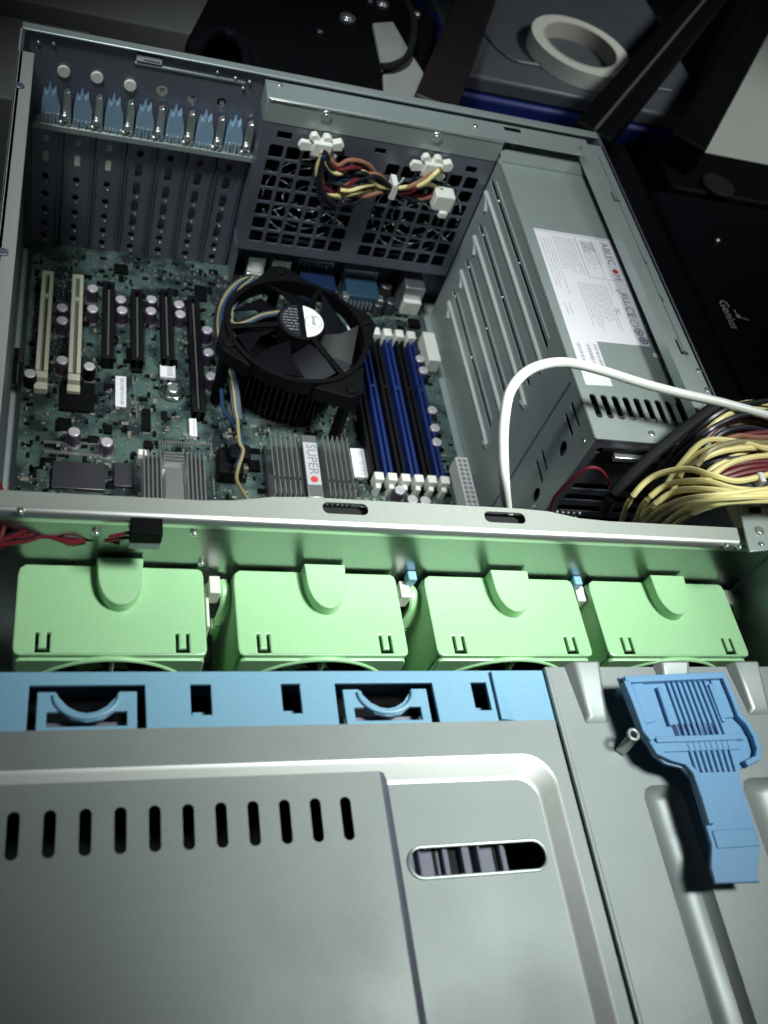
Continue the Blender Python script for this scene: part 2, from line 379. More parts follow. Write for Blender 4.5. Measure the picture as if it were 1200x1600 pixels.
# clip row
for k in range(7):
    xm = 1.75 + 2.15 * k
    c = thing('slot_clip', ['blue plastic card clip nearest the left wall of the case', 'blue plastic card clip second from the left wall of the case',
        'blue plastic card clip third from the left wall of the case', 'blue plastic card clip in the middle of the row of seven',
        'blue plastic card clip third from the silver fan bracket', 'blue plastic card clip second from the silver fan bracket',
        'blue plastic card clip beside the silver fan bracket'][k], 'clip', (xm, -0.6, -6.3), 'blue clips in a row over the expansion slots')
    MB().prism([(xm - 0.68, -6.25), (xm + 0.66, -6.25), (xm + 0.62, -4.9), (xm + 0.4, -4.2), (xm + 0.3, -3.7), (xm + 0.1, -4.1), (xm - 0.1, -3.45), (xm - 0.3, -4.2), (xm - 0.45, -3.9), (xm - 0.62, -4.9)], -0.95, -0.25, 'Y').build('body', 'blue_clip', c, bev=0.08)
    m_ = MB()
    for j in range(5):
        m_.box(xm - 0.6 + j * 0.26, xm - 0.5 + j * 0.26, -1.05 - 0.1 * (j % 2), -0.8, -6.2 - 0.05 * j % 0.1, -5.45 - 0.22 * ((j * 3 + k) % 3))
    m_.build('speckle_bits', 'bright_steel', c, bev=0.03)  # bright steel bits stand in for speckle highlights at the clip foot
    MB().prism([(xm + 0.72, -6.25), (xm + 1.38, -6.25), (xm + 1.32, -4.4), (xm + 1.2, -3.7), (xm + 0.85, -3.9)], -0.9, -0.3, 'Y').ball((xm + 0.95, -1.0, -5.6), 0.28).ball((xm + 1.15, -0.95, -6.05), 0.24).ball((xm + .7, -1.0, -6.1), .2).build('metal_tongue', 'bright_steel', c, bev=0.06)

# silver bracket over the rear fans and punched grille
fb = MB().box(16.1, 34.35, -2.65, -2.5, -2.2, 0.0 - 0.3).box(16.1, 42.0, -2.5, -0.2, -0.55, -0.42).box(16.1, 16.25, -2.5, -0.3, -2.2, -0.5).build('fan_bracket', 'steel', ch, bev=0.05)
MB().box(16.3, 34.3, -2.72, -2.65, -0.5, -0.35).build('fold', 'bright_steel', fb, bev=0.03)
for u, v in ((510, 181), (683, 214)):
    p = U(u, v, 'Y', -2.7); MB().cyl((p.x, -2.72, p.z), 0.42, 0.16, 'Y').cyl((p.x, -2.8, p.z), 0.2, 0.1, 'Y').build('rivet', 'bright_steel', fb, bev=0.06)
for u, v in ((437, 133), (743, 198)):
    p = U(u, v, 'Z', -0.42); MB().cyl((p.x, p.y, -0.36), 0.22, 0.12).build('screw', 'bright_steel', fb, bev=0.04)
gl = []
for gx, cols_, rows_, gz in ((16.95, 6, 7, -3.9), (26.0, 6, 7, -3.9)):
    for i in range(cols_):
        for j in range(rows_):
            gl.append(rrect(gx + i * 1.3, gz - j * 1.31 - 1.1, gx + i * 1.3 + 1.07, gz - j * 1.31, 0.16, 2))
gl += [rect(17.3, -3.35, 18.4, -2.75), rect(24.7, -3.2, 25.6, -2.75), rect(32.2, -3.5, 33.1, -2.95)]
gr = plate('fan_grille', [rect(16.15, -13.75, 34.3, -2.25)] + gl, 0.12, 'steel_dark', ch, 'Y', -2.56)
MB().box(16.15, 34.3, -2.5, -0.1, -13.85, -13.7).build('lower_fold', 'steel_dark', gr)
MB().box(16.2, 16.4, -2.5, -0.1, -18, -2.3).build('side_fold', 'steel_dark', gr)

# cross bar that holds the fan wall
ZC = 0.0
pf = [(0.95, -38.15), (10.0, -38.15), (11.5, -38.05), (13.4, -37.72), (15, -37.62), (26.8, -37.62), (28.4, -37.7), (30.2, -38.05), (32, -38.15), (41.5, -38.15), (41.5, -39.0), (0.95, -39.0)]
cb = plate('cross_bar', [pf, rrect(15.85, -38.55, 18.2, -37.85, 0.3), rrect(24.55, -38.6, 26.9, -37.9, 0.3)], 0.12, 'rail_steel', ch, 'Z', -0.06)
m_ = MB()
arc = [(-39.0, 0.0), (-39.12, -0.02), (-39.25, -0.10), (-39.33, -0.22), (-39.36, -0.4), (-39.36, -0.6), (-39.26, -0.6), (-39.24, -0.3), (-39.1, -0.13), (-39.0, -0.11)]
m_.prism(arc, 0.95, 41.5, 'X').build('rolled_edge', 'bright_steel', cb)  # brighter steel than the bar puts the bend highlight into the colour
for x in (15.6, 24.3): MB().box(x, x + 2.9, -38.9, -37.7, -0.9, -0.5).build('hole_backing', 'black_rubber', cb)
wall = MB().box(0.3, 42.6, -39.32, -39.2, -18.4, -0.45).build('fan_wall', 'steel_mirror', ch)
for u, v in ((303, 833), (315, 880), (32, 798), (150, 832), (1135, 852), (1155, 855)):
    p = U(u, v, 'Y', -39.4); MB().cyl((p.x, -39.4, p.z), 0.17, 0.14, 'Y').ball((p.x, -39.45, p.z), 0.12).build('screw', 'bright_steel', wall)
# corner bracket where bar meets right rail
P = lambda u, v, z: U(u, v, 'Z', z)
bkt = MB()
q = [P(1150, 775, 0.45), P(1195, 770, 0.45), P(1216, 858, 0.45), P(1172, 862, 0.45)]
bkt.hexa([(a.x, a.y, 0.45) for a in q], [(a.x, a.y, 0.30) for a in q])
b2 = bkt.box(41.0, 42.4, -39.3, -38.2, -1.2, 0.3).build('corner_bracket', 'steel', ch, bev=0.04)
for u, v, r in ((1187, 829, 0.28), (1190, 850, 0.17)):
    p = P(u, v, 0.5); MB().cyl((p.x, p.y, 0.5), r, 0.14).build('screw', 'bright_steel', b2, bev=0.04)
p = P(1180, 797, 0.5); MB().box(p.x - 0.35, p.x + 0.35, p.y - 0.18, p.y + 0.18, 0.46, 0.6).build('notch', 'black_plastic', b2, bev=0.05)

# ================================================================== GREEN FANS
FL = ['green plastic cooling fan nearest the left wall, under the red wires', 'green plastic cooling fan second from the left, in front of the cross bar',
      'green plastic cooling fan third from the left, above the end of the blue strip', 'green plastic cooling fan at the far right, behind the blue latch']
def make_fan(x0):
    f = thing('cooling_fan', '', 'fan', (x0 + 4.35, -41.9, -12.6), 'green cooling fans in a row')
    yb, yf, zt = -39.5, -44.3, -3.9
    # the lid of the housing with real U-shaped latch slots
    def ush(x):
        w_, h_, t = 0.62, 1.0, 0.13
        y1 = -43.15
        return [(x, y1), (x + t, y1), (x + t, y1 - h_ + 0.2), (x + w_ - t, y1 - h_ + 0.2), (x + w_ - t, y1), (x + w_, y1), (x + w_, y1 - h_), (x, y1 - h_)]
    out = [(x0 + 0.35, yb), (x0 + 8.4, yb), (x0 + 8.58, yb - .12), (x0 + 8.65, yb - .4), (x0 + 8.65, yf + 0.3), (x0 + 8.58, yf + .08), (x0 + 8.4, yf), (x0 + 0.3, yf), (x0 + .08, yf + .1), (x0, yf + 0.35), (x0, yb - 0.6), (x0 + 0.08, yb - 0.2)]
    plate('housing_top', [out, ush(x0 + 0.95), ush(x0 + 7.2)], 0.3, 'green_plastic', f, 'Z', zt - 0.15, bev=0.09)
    # side walls, slightly inside the lid
    MB().box(x0 + 0.03, x0 + 0.28, yf + 0.12, yb - 0.1, -12.6, zt - 0.25).box(x0 + 8.33, x0 + 8.58, yf + 0.12, yb - 0.05, -12.6, zt - 0.25).box(x0 + 0.2, x0 + 8.4, yf + 0.15, yb - 0.05, -12.6, -12.35).build('housing_wall', 'green_plastic', f, bev=0.08)
    MB().box(x0 + 0.3, x0 + 8.5, -43.0, -39.7, -12.2, zt - 0.45).build('inner_shadow_box', 'black_void', f) if False else None
    # front frame with round opening
    zc = -8.15
    fr = plate('front_frame', [rrect(x0 + 0.12, -12.55, x0 + 8.55, zt - 0.28, 0.3), circ(x0 + 4.35, zc, 4.0, 48)], 0.25, 'green_plastic', f, 'Y', yf - 0.02, bev=0.05)
    MB().circle((x0 + 4.35, yf - 0.1, zc), 4.05, 0.14, 'Y', seg=56).build('guard_ring', 'green_clip', fr)
    for a in (45, 135, 225, 315, 90):
        a = math.radians(a); MB().tube([(x0 + 4.35 + 1.6 * math.cos(a), yf - 0.02, zc + 1.6 * math.sin(a)), (x0 + 4.35 + 4.0 * math.cos(a), yf - 0.02, zc + 4.0 * math.sin(a))], 0.12, sub=1).build('guard_spoke', 'green_clip', fr)
    MB().cyl((x0 + 4.35, yf + 0.35, zc), 1.7, 0.7, 'Y', 28).build('hub', 'black_plastic', f, bev=0.1)
    for k in range(7):
        b = MB(); a0 = 2 * math.pi * k / 7
        pts = []
        for r in (1.6, 2.8, 3.85):
            for s in (-1, 1):
                a = a0 + s * 0.32 + (r - 1.6) * 0.12
                pts.append((x0 + 4.35 + r * math.cos(a), yf + 0.9 + s * 0.45, zc + r * math.sin(a)))
        b.hexa([pts[0], pts[2], pts[4], pts[5], pts[3], pts[1]], [(p[0], p[1] + 0.12, p[2]) for p in (pts[0], pts[2], pts[4], pts[5], pts[3], pts[1])])
        b.build('blade', 'black_plastic', f)
    # raised thumb tab, a tongue standing proud of the lid
    xc = x0 + 4.6; n = 14; o = []
    for k in range(n + 1):
        a = math.pi * k / n
        o.append((xc + 1.08 * math.cos(a), -40.1 - 1.95 * math.sin(a) ** 0.85))
    o = [(xc + 1.12, yb)] + o + [(xc - 1.12, yb)]
    t_ = MB(); t_.hexa([(a, b, zt - 0.05) for a, b in o], [(xc + (a - xc) * 0.96, b if b > -40 else b + 0.04, zt + 0.78 - 0.12 * max(0, min(1, (-39.5 - b) / 2.6))) for a, b in o])
    t_.build('thumb_tab', 'green_plastic', f, bev=0.05)
    # plug side: white connector and green finger clip in the gap
    MB().box(x0 + 9.0, x0 + 9.55, -40.6, -39.6, -5.4, -4.35).box(x0 + 8.86, x0 + 9.02, -42.2, -39.7, -7.6, -4.9).build('connector', 'white_plastic', f, bev=0.05)
    MB().tube([(x0 + 9.75, -39.6, -4.9), (x0 + 9.85, -40.2, -4.7), (x0 + 9.85, -40.9, -5.2), (x0 + 9.6, -41.3, -6.2), (x0 + 9.5, -41.4, -7.6)], 0.28, flat=0.6).box(x0 + 9.3, x0 + 9.7, -41.6, -41.0, -7.4, -6.2).build('release_clip', 'green_clip', f)
    MB().tube([(x0 + 9.0, -41, -6.5), (x0 + 9.2, -42.4, -8.0), (x0 + 9.1, -43.3, -10.0)], 0.09).build('wire', 'red_wire', f)
    MB().tube([(x0 + 9.25, -41, -6.4), (x0 + 9.45, -42.6, -8.0), (x0 + 9.5, -43.5, -10.0)], 0.09).build('wire', 'black_wire', f)
    return f
fan0 = make_fan(1.85); fan0['label'] = FL[0]
for i in (1, 2, 3):
    c = copy_tree(fan0); c.location.x += (0, 10.12, 20.5, 30.55)[i] * S; c.scale.x = (1, 1, 1.04, 1.06)[i]; c['label'] = FL[i]
# blue plugs between fans
for i, s in ((2, 'small blue plug in the gap between the second and third green fans'), (3, 'small blue plug in the gap between the third and fourth green fans')):
    x = 1.85 + (0, 10.12, 20.3, 30.25)[i] - 0.62
    t = thing('blue_plug', s, 'plug', (x, -39.8, -5), 'blue plugs between the green fans')
    MB().box(x - 0.25, x + 0.25, -39.9, -39.34, -4.4, -3.7).build('head', 'blue_plastic', t, bev=0.08)
    MB().box(x - 0.15, x + 0.15, -39.8, -39.34, -5.4, -4.4).build('pin', 'black_plastic', t)

# ================================================================== BLUE CAGE STRIP
bs = thing('blue_cage_strip', 'light blue plastic strip with two curved handles in front of the green fans', 'plastic strip', (13, -48, -2.5))
def UB(u, v, z=-0.5): p = U(u, v, 'Z', z); return (p.x, p.y)
yA, yB_ = -46.85, -49.7
hl = []
for (a, b, c_) in ((2.72, 7.25, 4.98), (15.45, 20.05, 17.75)):
    # big U slot
    t = 0.32
    hl.append([(a, -47.45), (b, -47.45), (b + 0.05, -49.6), (b - t, -49.6), (b - t, -47.75), (c_ + 1.25, -47.75), (c_ + 1.05, -48.05), (c_ + 0.75, -48.4), (c_ + 0.35, -48.62), (c_, -48.68),
               (c_ - 0.35, -48.62), (c_ - 0.75, -48.4), (c_ - 1.05, -48.05), (c_ - 1.25, -47.75), (a + t, -47.75), (a + t, -49.6), (a - 0.02, -49.6)])
    hl.append([(c_ - 1.55, -48.62), (c_ - 1.05, -48.62), (c_ - 0.6, -48.95), (c_, -49.07), (c_ + 0.6, -48.95), (c_ + 1.05, -48.62), (c_ + 1.55, -48.62), (c_ + 1.55, -49.25), (c_ - 1.55, -49.25)])
for a, b in ((9.12, 9.98), (13.02, 13.85), (21.98, 22.75)): hl.append(rect(a, -48.85, b, -47.45))
plate('strip', [[(0.3, yA), (25.95, yA), (25.95, yB_), (0.3, yB_)]] + hl, 0.25, 'blue_plastic', bs, 'Z', -0.62, bev=0.04)
for c_ in (4.98, 17.75):
    pts = []
    for k in range(11):
        a = math.pi * (0.02 + 0.96 * k / 10); pts.append((c_ - 1.28 * math.cos(a), -47.85 - 1.05 * math.sin(a), -0.42))
    MB().tube(pts, 0.12, flat=0.8).build('handle', 'blue_plastic', bs)
MB().box(0.3, 25.9, yA - 0.12, yA, -6.0, -0.75).build('back_skirt', 'blue_plastic', bs)
MB().box(23.05, 23.2, -49.4, -46.98, -0.5, -0.28).hexa([(23.2, -47.0, -0.5), (23.2, -49.4, -0.5), (23.9, -49.4, -0.5)], [(23.2, -47.0, -0.44), (23.2, -49.4, -0.3), (23.9, -49.4, -0.48)]).build('angled_rib', 'blue_plastic', bs, bev=0.03)
for x in (9.55, 13.45, 22.4): MB().box(x - 0.3, x + 0.3, -49.2, -48.4, -1.6, -1.2).build('catch', 'blue_plastic', bs, bev=0.05)
MB().box(0.4, 25.8, -49.9, -47.1, -3.2, -2.6).build('base', 'black_plastic', bs)
for x in (2.9, 15.6): MB().box(x, x + 4.2, -49.1, -48.75, -1.6, -1.3).build('rail', 'steel_dark', bs)

# ================================================================== DRIVE CAGE COVER (pressed steel)
dc = thing('drive_cover', 'pressed silver steel cover with upright vent slots and one wide oval window', 'metal cover', (13, -62, -3))
Z0, ZL, ZR = -0.38, -0.62, -0.92
yend = -78.0
def orth(off_in, R):  # loop of the recess: top edge, rounded corner, right edge
    pts = []
    for k in range(9):
        a = math.radians(90 - 90 * k / 8); pts.append((R[0] + (R[2]) * math.cos(a), R[1] + (R[2]) * math.sin(a)))
    return pts
outer = [(-0.5, -51.05)] + orth(0, (23.6, -52.55, 1.5)) + [(25.1, yend)]
inner = [(-0.5, -51.95)] + orth(0, (23.3, -53.0, 1.0)) + [(24.3, yend)]
# outer flat
plate('outer_panel', [[(-0.5, -49.45), (25.75, -49.45), (25.75, yend), (25.1, yend)] + outer[::-1][1:]], 0.1, 'steel_top', dc, 'Z', Z0 - 0.05, bev=0.0)
m_ = MB()
vo_ = [m_.bm.verts.new((x, y, Z0)) for x, y in outer]; vi_ = [m_.bm.verts.new((x, y, ZR)) for x, y in inner]
mid = []
for (x, y), (x2, y2) in zip(outer, inner): mid.append(m_.bm.verts.new((x * 0.8 + x2 * 0.2, y * 0.8 + y2 * 0.2, Z0 - 0.04)))
mid2 = [m_.bm.verts.new((x * 0.2 + x2 * 0.8, y * 0.2 + y2 * 0.8, ZR + 0.04)) for (x, y), (x2, y2) in zip(outer, inner)]
for A_, B_ in ((vo_, mid), (mid, mid2), (mid2, vi_)):
    for i in range(len(A_) - 1): m_.bm.faces.new((A_[i], A_[i + 1], B_[i + 1], B_[i]))
bev_o = m_.build('recess_bevel', 'pressed_edge', dc, angle=60)
# left raised field with slots
sl_ = []
for k in range(11):
    x = 2.45 + 1.283 * k; sl_.append(rrect(x - 0.23, -54.35, x + 0.23, -52.55, 0.22))
lp = plate('slotted_panel', [[(-0.5, -51.5), (16.95, -51.5), (17.15, yend), (-0.5, yend)]] + sl_, 0.08, 'steel_top', dc, 'Z', ZL - 0.04)
MB().hexa([(16.95, -51.5, ZL - 0.01), (17.15, -51.5, ZL - 0.06), (17.35, -51.75, ZR)], [(17.15, yend, ZL - 0.01), (17.35, yend, ZL - 0.06), (17.62, yend, ZR)]).build('step', 'steel_dark', lp)  # darker steel puts the shade of the averted face into the colour
# right field with window
rp_ = plate('window_panel', [[(17.2, -51.9)] + [p for p in inner[1:-1]] + [(24.3, yend), (17.2, yend)], rrect(17.75, -55.95, 23.95, -54.75, 0.58)], 0.08, 'steel_top', dc, 'Z', ZR - 0.04)
pw = [(x, y, ZR + 0.02) for x, y in rrect(17.72, -55.98, 23.98, -54.72, 0.6, 6)]
MB().tube(pw, 0.07, closed=True, sub=1).build('window_lip', 'steel', rp_)
# what shows through the window: pale drive carrier ribs
dr = thing('drive_carrier', 'translucent grey ribbed drive part seen through the oval window of the silver cover', 'drive carrier', (20, -55.4, -4))
MB().box(17.5, 22.4, -56.6, -54.0, -1.75, -1.55).build('body', 'clear', dr)
for x, w_, h_ in ((17.75, .2, .3), (18.3, .1, .35), (19.4, .25, .3), (20.2, .35, .45), (20.9, .12, .5), (22.0, .2, .35)): MB().box(x, x + w_, -56.6, -54.0, -1.55, -1.55 + h_).build('rib', 'clear', dr, bev=0.04)
for x, w_ in ((19.05, .15), (19.75, .3), (20.6, .15), (21.8, .08)): MB().box(x, x + w_, -56.5, -54.1, -1.54, -1.50).build('dark_gap', 'black_gloss', dr)
MB().box(0.4, 25.6, yend, -49.95, -6.5, -6.2).build('inner_floor', 'black_rubber', dc)
MB().box(25.3, 25.6, yend, -49.5, -6.2, -0.5).build('side', 'steel_dark', dc)

# ================================================================== BAY COVER, right front
bc = thing('bay_cover', 'grey steel bay cover with pressed channels that carries the blue latch', 'metal cover', (34, -62, -3))
chL = [(29.25, -52.75, 31.3), (34.7, -52.6, 37.2)]
def chan(xl, yt, xr, r=0.55):
    return [(xl, yend + 0.3), (xr, yend + 0.3), (xr, yt - r), (xr - r * 0.3, yt - r * 0.3), (xr - r, yt), (xl + r, yt), (xl + r * 0.3, yt - r * 0.3), (xl, yt - r)]
plate('bay_panel', [rect(26.05, yend, 42.6, -46.75)] + [chan(*c) for c in chL], 0.1, 'steel_top', bc, 'Z', Z0 - 0.05)
for xl, yt, xr in chL:
    o = chan(xl, yt, xr)[1:-0 or None] + [chan(xl, yt, xr)[0]]
    o = [(xr, yend + 0.3), (xr, yt - .55), (xr - .17, yt - .17), (xr - .55, yt), (xl + .55, yt), (xl + .17, yt - .17), (xl, yt - .55), (xl, yend + 0.3)]
    i_ = [(xr - .35, yend + 0.3), (xr - .35, yt - .8), (xr - .42, yt - .5), (xr - .75, yt - .38), (xl + .75, yt - .38), (xl + .45, yt - .5), (xl + .38, yt - .8), (xl + .38, yend + 0.3)]
    m_ = MB(); a = [m_.bm.verts.new((*p, Z0)) for p in o]; b = [m_.bm.verts.new((*p, Z0 - 0.42)) for p in i_]
    for k in range(len(a) - 1): m_.bm.faces.new((a[k], a[k + 1], b[k + 1], b[k]))
    m_.bm.faces.new(b)
    m_.build('pressed_channel', 'steel_top', bc, angle=50, bev=0.0)
for xa, xb, xc_, xd, yb in ((26.95, 28.75, 27.4, 28.5, -49.75), (31.9, 33.9, 32.2, 33.7, -48.0), (36.25, 38.1, 36.7, 37.9, -49.5)):
    m_ = MB()
    base = [(xa, -46.6), (xb + 0.25, -46.6), (xd + 0.1, yb), (xc_ - 0.15, yb)]
    top = [(xa + 0.45, -46.6), (xb, -46.6), (xd - 0.05, yb + 0.5), (xc_ + 0.15, yb + 0.35)]
    m_.hexa([(*p, Z0 - 0.05) for p in base], [(top[0][0], top[0][1], Z0 + 0.42), (top[1][0], top[1][1], Z0 + 0.42), (top[2][0], top[2][1], Z0 + 0.2), (top[3][0], top[3][1], Z0 + 0.2)])
    m_.build('raised_tongue', 'steel_top', bc, bev=0.12, seg=3)
MB().tube([(26.0, -46.8, Z0 + 0.0), (26.0, -60, Z0), (26.0, yend, Z0)], 0.13, sub=1).build('edge_fold', 'steel', bc)
MB().box(26.0, 26.15, yend, -46.8, -6, -0.45).box(26.1, 42.6, -46.9, -46.78, -6, -0.45).build('side', 'steel_dark', bc)
# the blue latch
lt = MB()
zt = 0.9
def UL(u, v, z=0.9): p = U(u, v, 'Z', z); return (p.x, p.y)
pl = [UL(*q) for q in ((966, 1058), (1132, 1052), (1152, 1118), (1162, 1128), (1172, 1140), (1184, 1172), (1184, 1188), (1170, 1196), (1157, 1202), (1155, 1212), (1170, 1260), (1186, 1310), (1187, 1335), (1184, 1365), (1188, 1378), (1118, 1380), (1111, 1355), (1112, 1320), (1094, 1260), (1080, 1215), (1066, 1200), (1040, 1193), (1022, 1180), (1012, 1162), (1002, 1150), (984, 1105))]
hole = [UL(*q) for q in ((1042, 1134), (1112, 1131), (1124, 1152), (1052, 1158))]
latch = plate('latch_lever', [pl], 0.2, 'blue_latch', bc, 'Z', zt - 0.1, bev=0.05)
def bar(pxs, w_, h_, nm='rim', z0=None):
    """raised flat-topped rib following a path on the lever"""
    P_ = [Vector((*UL(*q), 0)) for q in pxs]; m_ = MB(); L_, R_ = [], []
    for i, p in enumerate(P_):
        d = (P_[min(i + 1, len(P_) - 1)] - P_[max(i - 1, 0)]).normalized(); n_ = Vector((-d.y, d.x, 0)) * w_ / 2
        L_.append(p + n_); R_.append(p - n_)
    z0 = zt - .05 if z0 is None else z0
    rows = [[m_.bm.verts.new((v.x, v.y, z)) for v in S_] for S_, z in ((L_, z0), (L_, zt + h_), (R_, zt + h_), (R_, z0))]
    for a_, b_ in ((0, 1), (1, 2), (2, 3), (3, 0)):
        for i in range(len(P_) - 1): m_.bm.faces.new((rows[a_][i], rows[a_][i + 1], rows[b_][i + 1], rows[b_][i]))
    for k in (0, -1): m_.bm.faces.new([rw_[k] for rw_ in rows])
    return m_.build(nm, 'blue_latch', latch, bev=.04)
bar([(972, 1066), (1128, 1059)], .34, .34)
bar([(974, 1068), (989, 1105), (1004, 1146), (1016, 1160)], .34, .34)
bar([(1126, 1062), (1140, 1095), (1150, 1122), (1163, 1135), (1174, 1155), (1180, 1175), (1178, 1188), (1160, 1197)], .28, .34)
bar([(1012, 1158), (1024, 1178), (1046, 1188), (1068, 1194), (1082, 1210), (1096, 1250), (1108, 1290)], .28, .26)
bar([(1022, 1158), (1090, 1156), (1158, 1153)], .3, .22)
bar([(1026, 1076), (1038, 1112), (1046, 1136)], .2, .22); bar([(1106, 1071), (1118, 1104), (1128, 1130)], .2, .22)
for k in range(8):
    t = k / 7
    a = (1040 + 58 * t, 1066 - 2 * t); b = (1062 + 60 * t, 1128 - 3 * t); b2_ = (1072 + 62 * t, 1160 - 3 * t); c = (1088 + 60 * t, 1208 - 2 * t)
    bar([a, b, b2_, c], .1, .14, 'rib')
bar([(1116, 1312), (1182, 1308)], .8, .07, 'bend')
pk = MB()
for k in range(7):
    t = (k + 0.5) / 7
    a = UL(1047 + 66 * t, 1132 - 2 * t); b = UL(1057 + 68 * t, 1158 - 2 * t)
    pk.hexa([(a[0] - .13, a[1], zt + .015), (a[0] + .13, a[1], zt + .015), (b[0] + .13, b[1], zt + .015), (b[0] - .13, b[1], zt + .015)], [(a[0] - .13, a[1], zt - .05), (a[0] + .13, a[1], zt - .05), (b[0] + .13, b[1], zt - .05), (b[0] - .13, b[1], zt - .05)])
pk.build('grip_slots', 'slot_blue', latch)
for q in (((984, 1070), (1003, 1068), (1024, 1128), (1008, 1132)), ((1108, 1064), (1124, 1063), (1146, 1122), (1128, 1124))):
    pts = [UL(*s) for s in q]; MB().hexa([(*p, zt + .01) for p in pts], [(*p, zt + .12) for p in pts]).build('raised_pad', 'blue_latch', latch, bev=0.05)
MB().box(*(lambda a, b: (a[0], b[0], min(a[1], b[1]), max(a[1], b[1])))(UL(1018, 1160), UL(1155, 1172)), zt, zt + 0.1).build('cross_rib', 'blue_latch', latch, bev=0.04)
bx = UL(992, 1147, 0.3)
m_ = MB().hexa([(bx[0] - 0.9, bx[1] - 0.5, Z0 + 0.02), (bx[0] - 0.5, bx[1] - 0.8, Z0 + 0.02), (bx[0] + 0.15, bx[1] - 0.2, zt - .1), (bx[0] - 0.25, bx[1] + 0.15, zt - .1)],
           [(bx[0] - 0.9, bx[1] - 0.5, Z0 + 0.1), (bx[0] - 0.5, bx[1] - 0.8, Z0 + 0.1), (bx[0] + 0.15, bx[1] - 0.2, zt - .02), (bx[0] - 0.25, bx[1] + 0.15, zt - .02)])
m_.build('hinge_tab', 'steel', latch, bev=0.05)
e = UL(994, 1144, 1.2)
MB().circle((e[0], e[1], zt + .03), 0.24, 0.08, 'Z', seg=20).build('eyelet', 'steel', latch)
MB().cyl((UL(1005, 1085)[0] - .6, UL(1005, 1085)[1] + .5, 0.1), 0.2, 1.0).build('pivot', 'blue_latch', latch)

# ================================================================== MOTHERBOARD
mb = thing('motherboard', 'green server circuit board with card slots and memory sockets inside the case', 'circuit board', (16.5, -19, -18.4))
ZP = -17.5
MB().box(0.75, 33.3, -38.6, -0.45, ZP - 0.2, ZP).build('circuit_board', 'pcb', mb)
# card slots
for x in (2.0, 4.2):
    s = MB().box(x - 0.42, x - 0.13, -15.3, -5.0, ZP, -16.35).box(x + 0.13, x + 0.42, -15.3, -5.0, ZP, -16.35).box(x - 0.42, x + 0.42, -15.9, -15.3, ZP, -16.5).box(x - 0.42, x + 0.42, -5.4, -5.0, ZP, -16.36).box(x - .13, x + .13, -7.9, -7.5, ZP, -16.37)
    s = s.build('card_slot', 'ivory_plastic', mb, bev=0.04, label='cream card slot'); MB().box(x - 0.12, x + 0.12, -15.2, -5.4, ZP, -16.7).build('contacts', 'tan', s)
    MB().box(x - 0.45, x + 0.45, -16.6, -15.95, ZP, -16.9).build('slot_foot', 'ivory_plastic', s, bev=0.05)
for x, y1, ln in ((6.5, -5.4, 8.2), (8.62, -5.9, 7.6), (10.85, -5.5, 7.6), (12.95, -5.9, 12.2)):
    s = MB().box(x - 0.45, x - 0.12, y1 - ln, y1, ZP, -16.35).box(x + 0.12, x + 0.45, y1 - ln, y1, ZP, -16.35).box(x - .45, x + .45, y1 - ln, y1 - ln + .3, ZP, -16.34).box(x - .45, x + .45, y1 - .3, y1, ZP, -16.34).build('card_slot', 'slot_black', mb, bev=0.04, label='black card slot')
    MB().box(x - 0.1, x + 0.1, y1 - ln + .3, y1 - .3, ZP, -16.9).build('contacts', 'tan', s)
# memory slots
for k in range(6):
    x2 = 25.72 + 1.04 * k; blue = (k % 2 == 1)
    y1, y0 = -8.5, -23.0
    s = MB().hexa([(x2 - .34, y1, ZP), (x2 - .1, y1, ZP), (x2 - .1, y0, ZP), (x2 - .34, y0, ZP)], [(x2 - .34, y1, -16.3), (x2 - .1, y1, -16.3), (x2 - .1, y0, -16.3), (x2 - .34, y0, -16.3)])
    s.box(x2 + .1, x2 + .34, y0, y1, ZP, -16.3).box(x2 - .34, x2 + .34, -14.0, -13.7, ZP, -16.31).box(x2 - .34, x2 + .34, y0, y0 + .4, ZP, -16.32)
    s = s.build('memory_slot', 'slot_blue' if blue else 'slot_black', mb, bev=0.04, label='blue memory slot' if blue else 'black memory slot')
    MB().box(x2 - .1, x2 + .1, y0 + .3, y1, ZP, -16.95).build('contacts', 'black_void', s)
    MB().box(x2 - .36, x2 + .36, y0 - .75, y0 - .05, -16.9, -15.75).box(x2 - .2, x2 + .2, y0 - 1.1, y0 - .6, ZP, -16.3).build('latch', 'white_plastic', s, bev=0.08)
    MB().box(x2 - .36, x2 + .36, y1 + .05, y1 + 0.9, ZP, -15.9).build('latch', 'white_plastic', s, bev=0.08)
# power sockets
MB().box(32.1, 33.2, -10.6, -7.3, ZP, -16.1).build('power_socket', 'white_plastic', mb, bev=0.06)
ps_ = MB().box(32.3, 33.3, -26.3, -20.9, ZP, -16.0).build('power_socket', 'white_plastic', mb, bev=0.04)
g = MB()
for i in range(12):
    for j in range(2): g.box(32.42 + j * .42, 32.74 + j * .42, -26.15 + i * .43, -25.85 + i * .43, -16.0, -15.97)
g.build('pin_holes', 'ink_grey', ps_)
